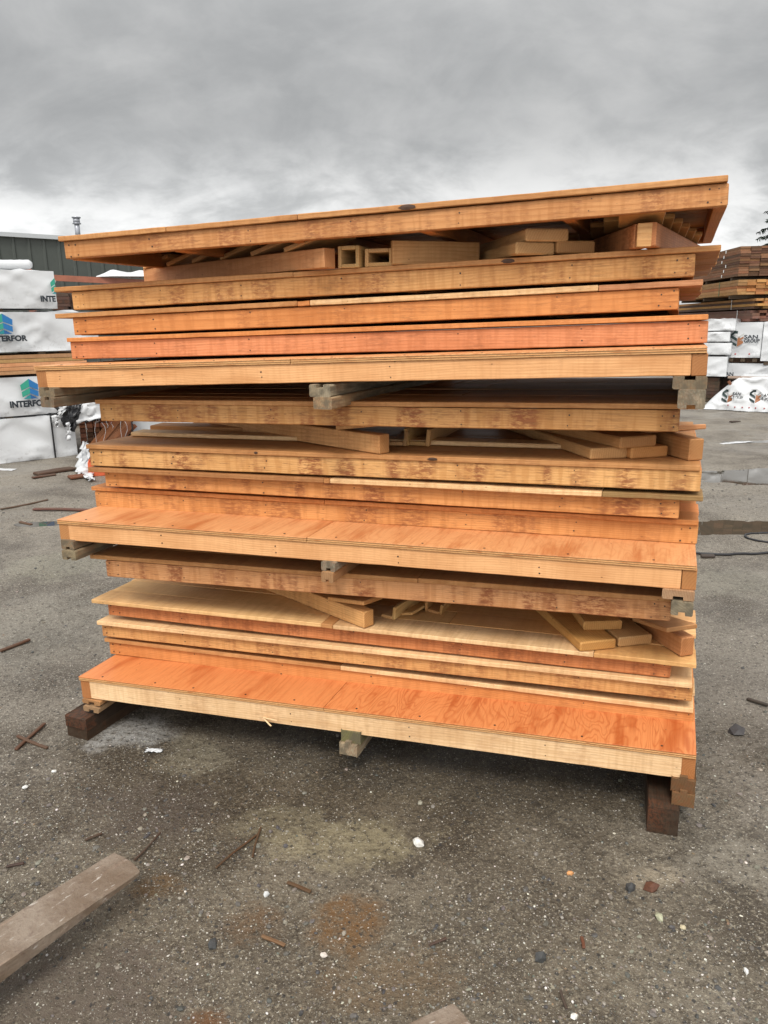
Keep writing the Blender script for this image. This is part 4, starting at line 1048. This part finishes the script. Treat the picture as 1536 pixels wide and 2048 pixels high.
# wrapped bundles
def wright(label, px0, px1, yt, yb, L, W, seed, back=0.0, grp='white wrapped bundles at the right', ang=0.0, foot=True, amp=.035):
    a = rpt(px0, yb, back); c = rpt(px1, yb, back); zt = rpt(px0, yt, back).z
    P = Vector((a.x, a.y, min(a.z, c.z))); L_ = L or (c-a).length
    return wrapped(label, P, RXR, L_, W, zt-P.z, grp, seed=seed, amp=amp, foot=foot), P, L_
def rl(px, py, P, back):
    q = rpt(px, py, back); return (q-P).dot(RXR), q.z-P.z
V1, PV1, LV1 = wright('white wrapped bundle with an emblem and red dots, beside the slim flapping bundles', 1452, 1520, 645, 715, None, 1.4, 31, .10)
V2, PV2, LV2 = wright('white wrapped bundle at the right edge, taller than its neighbour', 1520.5, 1600, 644, 722, None, 1.4, 32, .06)
V3, PV3, LV3 = wright('low white wrapped bundle with slanting creases, under the one with red dots', 1440, 1600, 726, 751, None, 1.4, 33, .10)
b_ = rpt(1450, 724, .25); boards('dark board bundle between two white wrapped bundles at the right', Vector((b_.x, b_.y, rpt(1450, 725, .25).z)), RXR, 1.75, 1.1, rpt(1450, 716, .25).z-rpt(1450, 725, .25).z, 5, 2, (.12, .075, .05), 'lumber bundles of bare boards', seed=35, foot=False)
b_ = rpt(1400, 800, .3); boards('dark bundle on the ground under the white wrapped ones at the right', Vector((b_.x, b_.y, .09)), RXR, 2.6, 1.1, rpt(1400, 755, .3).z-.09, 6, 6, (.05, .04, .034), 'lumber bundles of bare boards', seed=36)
SLG = 'slim white wrapped bundles at the right'
wright('slim white bundle with a loose flapping corner, topmost of four beside the stack', 1400, 1470, 639, 661, None, 1.0, 41, -.12, SLG, foot=False, amp=.035)
wright('slim white bundle with a dark crease below, second of four beside the stack', 1400, 1459, 664, 683, None, 1.0, 42, -.12, SLG, foot=False, amp=.03)
wright('slim white bundle with smooth face, third of four beside the stack', 1400, 1461, 686, 709, None, 1.0, 43, -.12, SLG, foot=False, amp=.02)
wright('tall narrow white bundle, lowest of four beside the stack', 1396, 1452, 713, 752, None, 1.0, 44, -.12, SLG, foot=False, amp=.03)
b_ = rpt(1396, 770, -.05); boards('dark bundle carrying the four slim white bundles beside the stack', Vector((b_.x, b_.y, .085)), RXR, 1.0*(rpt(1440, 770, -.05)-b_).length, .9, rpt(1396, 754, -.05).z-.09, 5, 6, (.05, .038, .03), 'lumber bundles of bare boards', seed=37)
def put_right(V, P, back, body, px0, px1, pyb, pyt, y=-.048, mat=INK, bold=.03):
    xa, za = rl(px0, pyb, P, back); xb, _ = rl(px1, pyb, P, back); _, zt = rl(px0, pyt, P, back)
    o = lettering(body, mat, V, Matrix.Identity(4), (zt-za)/.70, bold=bold)
    xsv = [v.co.x for v in o.data.vertices]; m0, wd = min(xsv), max(xsv)-min(xsv)
    o.data.transform(T((xa, y, za)) @ UP @ Matrix.Diagonal(((xb-xa)/wd, 1, 1, 1)) @ T((-m0, 0, 0)))
put_right(V1, PV1, .10, 'SAN', 1488, 1516, 677, 670)
put_right(V1, PV1, .10, 'GROUP', 1488, 1519.5, 685, 678)
xa, za = rl(1459, 691, PV1, .10); xb, zt = rl(1484, 664, PV1, .10)
zig_emblem(V1, T((xa, -.048, za)) @ UP, zt-za)
RDOT = plain('red_ink', (.40, .04, .04), .5)
s = MB()
for px in (1471, 1499): 
    xa, za = rl(px, 708, PV1, .10); s.tube([(xa, -.044, za), (xa, -.048, za)], .018, n=10)
s.build('dot', RDOT, V1)
put_right(V3, PV3, .10, 'SAN', 1446, 1467, 751, 744)
# torn tarp over a low pile
tq = onz(1470, 822); tq.z = 0
TXR = RXR; TNR = RNN
root = thing('covered_pile', 'low pile under a crumpled white printed tarp at the right edge', 'tarp', tq, (0, 0, atan2(TXR.y, TXR.x)))
zt_ = onv(1490, 753, tq+TNR*.5, TNR).z
def tarp(u, v):
    x = -.62+u*2.9; th = v
    y0 = -.05-.28*max(0, u-.15)
    # profile: hangs to the ground in front, rises, lies flat on top
    prof = min(1, (v/.55))**.75
    left = min(1, max(.02, (x+.62)/.62))**.8
    z = zt_*prof*left+.015
    y = y0+(.42*v if v < .55 else .231+(v-.55)*2.4)+.10*(1-left)
    k = noise.noise(Vector((x*2.6, y*2.6, z*2))); k2 = 1-abs(noise.noise(Vector((x*4+z*3, y*3, z*5))))*2
    return (x+.03*k, y-.05*k-.05*max(0, k2)**3, max(.006, z+.03*k*prof))
b = MB(); b.grid(tarp, 70, 34); o = b.build('wrap', WRAPC, root)
def tarp_text(body, px0, px1, pyb, pyt, y, rot=.05):
    def loc(px, py):
        q = onv(px, py, tq+TNR*y, TNR); return (q-tq).dot(TXR), q.z
    xa, za = loc(px0, pyb); xb, _ = loc(px1, pyb); _, zt2 = loc(px0, pyt)
    return xa, za, xb, zt2
def on_tarp(me, push=.012):
    """drape flat lettering onto the tarp: move each point to the sheet in depth"""
    tv = [v.co for v in o.data.vertices]
    for v in me.vertices:
        best = min(((q.x-v.co.x)**2+(q.z-v.co.z)**2+.02*abs(q.y), q.y) for q in tv)
        v.co.y = best[1]-push
def tarp_word(body, px0, px1, pyb, pyt):
    xa, za, xb, z2 = tarp_text(body, px0, px1, pyb, pyt, .05)
    w = lettering(body, INK, root, Matrix.Identity(4), (z2-za)/.70, bold=.01)
    xsv = [v.co.x for v in w.data.vertices]; m0, wd = min(xsv), max(xsv)-min(xsv)
    w.data.transform(T((xa, 0, za)) @ UP @ Matrix.Diagonal(((xb-xa)/wd, 1, 1, 1)) @ Matrix(((1, .25, 0, 0), (0, 1, 0, 0), (0, 0, 1, 0), (0, 0, 0, 1))) @ T((-m0, 0, 0)))
    on_tarp(w.data)
tarp_word('SAN', 1464, 1481, 790, 784); tarp_word('GROUP', 1459, 1485, 797, 791); tarp_word('SAN', 1522, 1540, 792, 786); tarp_word('GROUP', 1516, 1544, 799, 793)
for px in (1442, 1498):
    xa, za, xb, z2 = tarp_text('', px, px+20, 803, 776, .05)
    zig_emblem(root, T((xa, 0, za)) @ UP, (z2-za)*.82)
    on_tarp(COL.objects[-1].data)
s = MB()
for k in range(8):
    xa, za, _, _ = tarp_text('', 1457+k*14, 1470, 821+k*.9, 818, .0)
    q = min((v.co for v in o.data.vertices), key=lambda c: (c.x-xa)**2+(c.z-.10)**2)
    s.tube([(q.x, q.y-.016, q.z), (q.x, q.y-.020, q.z)], .014, n=8)
s.build('dot', RDOT, root)
xa, za, _, _ = tarp_text('', 1459, 1470, 758, 750, .3)
s = MB(); s.board(T((xa-.02, .16, zt_-.02)) , 1.9, .09, .04, (.36, .30, .25), .3); s.build('top_board', ROUGHW, root)
s = MB(); s.board(T((xa-.02, .14, zt_-.09)) @ RY(.9), .12, .09, .05, (.20, .09, .05), .3); s.build('board_end', ROUGHW, root)

# ------------------------------------------------------------------ conifer at the right edge
LEAF = attr_mat('needles', .6, .25); BARK = plain('bark', (.05, .038, .03), .8, 0, 12, .4)
tp = CAMP+ray(1586, 640)*34; tp.z = 0
root = thing('conifer_tree', 'dark drooping conifer cut off by the right edge above the lumber pile', 'tree', tp)
b = MB(); b.tube([(0, 0, -.1), (0, 0, 4), (.05, 0, 8.6)], [.2, .13, .03], n=8); b.build('trunk', BARK, root)
tr = random.Random(12); b = MB()
for k in range(84):
    h = 1.0+7.4*(k/84); L = (8.9-h)*.80*tr.uniform(.7, 1.15); a = k*2.4+tr.uniform(-.3, .3)
    pts = []
    for i in range(6):
        t = i/5; pts.append(Vector((cos(a)*L*t, sin(a)*L*t, h+.18*L*t-.42*L*t*t+.1*L*t**3)))
    b.tube(pts, [.03*(1-.8*i/5) for i in range(6)], (.03, .025, .02, 0), n=4)
    for i in range(int(80*L)):
        t = tr.uniform(.15, 1); j = min(4, int(t*5)); q = pts[j].lerp(pts[j+1], t*5-j)
        sd = Vector((tr.gauss(0, 1), tr.gauss(0, 1), tr.gauss(-.9, .5))).normalized()
        ln = tr.uniform(.12, .34)*(1.2-.5*t); wd = sd.cross(Vector((cos(a), sin(a), .3))).normalized()*tr.uniform(.018, .04)
        c = vary((.018, .032, .020), .35)
        b.add([q-wd*.3, q+sd*ln*.5-wd, q+sd*ln, q+sd*ln*.5+wd], [(0, 1, 2, 3)], (*c, 0))
b.build('crown', LEAF, root)

# ------------------------------------------------------------------ sky, light, camera
w = bpy.data.worlds.new('World'); SC.world = w; w.use_nodes = True
nt = w.node_tree; N = NT(nt); nt.nodes.clear()
out = N.n('ShaderNodeOutputWorld')
SUN_EL, SUN_AZ = radians(54), radians(190)        # azimuth measured from +Y clockwise: behind the camera
sky = N.n('ShaderNodeTexSky', sky_type='NISHITA', sun_disc=False, sun_elevation=SUN_EL, sun_rotation=SUN_AZ)
bg1 = N.n('ShaderNodeBackground'); N.l(sky.outputs[0], bg1.inputs[0]); bg1.inputs[1].default_value = .05
tc = N.n('ShaderNodeTexCoord').outputs['Generated']
sp = N.n('ShaderNodeSeparateXYZ'); N.l(tc, sp.inputs[0])
zc = N.math('ADD', N.math('MAXIMUM', sp.outputs[2], 0.0), .50)
cv = N.n('ShaderNodeCombineXYZ'); N.l(N.math('DIVIDE', sp.outputs[0], zc), cv.inputs[0]); N.l(N.math('DIVIDE', sp.outputs[1], zc), cv.inputs[1])
c1 = N.noise(N.scale(cv.outputs[0], (1.3, 1.7, 1), (3.1, 1.7, 0)), 1, 4, .5, .3)
c2 = N.noise(N.scale(cv.outputs[0], (3.6, 4.4, 1), (0, 5, 0)), 1, 6, .56, .5)
c3 = N.noise(N.scale(cv.outputs[0], (10, 12, 1), (2, 5, 0)), 1, 5, .6, .4)
cl = N.math('ADD', N.math('ADD', N.math('MULTIPLY', c1, .42), N.math('MULTIPLY', c2, .42)), N.math('MULTIPLY', c3, .16))
lum = N.math('ADD', .235, N.math('MULTIPLY', N.ss(cl, .36, .63), .125))
lum = N.math('ADD', lum, N.math('MULTIPLY', N.ss(sp.outputs[2], .26, .55), .13))
hor = N.ss(sp.outputs[2], .24, .06)
lum = N.math('ADD', lum, N.math('MULTIPLY', hor, N.math('ADD', .08, N.math('MULTIPLY', N.ss(N.math('ADD', N.math('MULTIPLY', c2, .6), N.math('MULTIPLY', c3, .4)), .38, .60), .24))))
left = N.ss(sp.outputs[0], .35, -.35)
lum = N.math('ADD', lum, N.math('MULTIPLY', N.math('MULTIPLY', hor, left), .07))
# thinner, brighter cloud round the hidden sun
dt = N.n('ShaderNodeVectorMath', operation='DOT_PRODUCT'); N.l(tc, dt.inputs[0])
dt.inputs[1].default_value = (sin(SUN_AZ)*cos(SUN_EL), cos(SUN_AZ)*cos(SUN_EL), sin(SUN_EL))
lob = N.ss(dt.outputs['Value'], -.15, .95)
lum = N.math('MULTIPLY', lum, N.math('ADD', 1, N.math('MULTIPLY', lob, 1.3)))
tintc = N.mix(N.ss(cl, .35, .65), (.98, .995, 1.0), (1.0, .998, .985))
em = N.mix(1.0, tintc, (1, 1, 1), 'MULTIPLY')
bg2 = N.n('ShaderNodeBackground'); N.l(em, bg2.inputs[0]); N.l(lum, bg2.inputs[1])
add = N.n('ShaderNodeMixShader'); add.inputs[0].default_value = .96; N.l(bg1.outputs[0], add.inputs[1]); N.l(bg2.outputs[0], add.inputs[2]); N.l(add.outputs[0], out.inputs[0])
ld = bpy.data.lights.new('sun', 'SUN'); ld.energy = 1.5; ld.angle = radians(20); ld.color = (1, .96, .90)
lo = bpy.data.objects.new('sun', ld); COL.objects.link(lo)
dirv = -Vector((sin(SUN_AZ)*cos(SUN_EL), cos(SUN_AZ)*cos(SUN_EL), sin(SUN_EL)))
lo.rotation_euler = dirv.to_track_quat('-Z', 'Y').to_euler(); lo.location = (0, -8, 12)
cd = bpy.data.cameras.new('camera'); cam = bpy.data.objects.new('camera', cd); COL.objects.link(cam)
cd.sensor_fit = 'HORIZONTAL'; cd.sensor_width = 36; cd.lens = FPX/1536*36; cd.clip_start = .05; cd.clip_end = 4000
r0, u0_, f0 = Vector((1, 0, 0)), Vector((0, sin(PIT), cos(PIT))), Vector((0, cos(PIT), -sin(PIT)))
X = r0*cos(ROL)-u0_*sin(ROL); Yv = r0*sin(ROL)+u0_*cos(ROL)
cam.matrix_world = Matrix(((X.x, Yv.x, -f0.x, 0), (X.y, Yv.y, -f0.y, 0), (X.z, Yv.z, -f0.z, HC), (0, 0, 0, 1)))
SC.camera = cam
vsn = SC.view_settings; vsn.view_transform = 'Standard'; vsn.look = 'None'; vsn.exposure = .78; vsn.gamma = 1
SC.cycles.max_bounces = 8; SC.cycles.diffuse_bounces = 2
SC.cycles.use_denoising = True
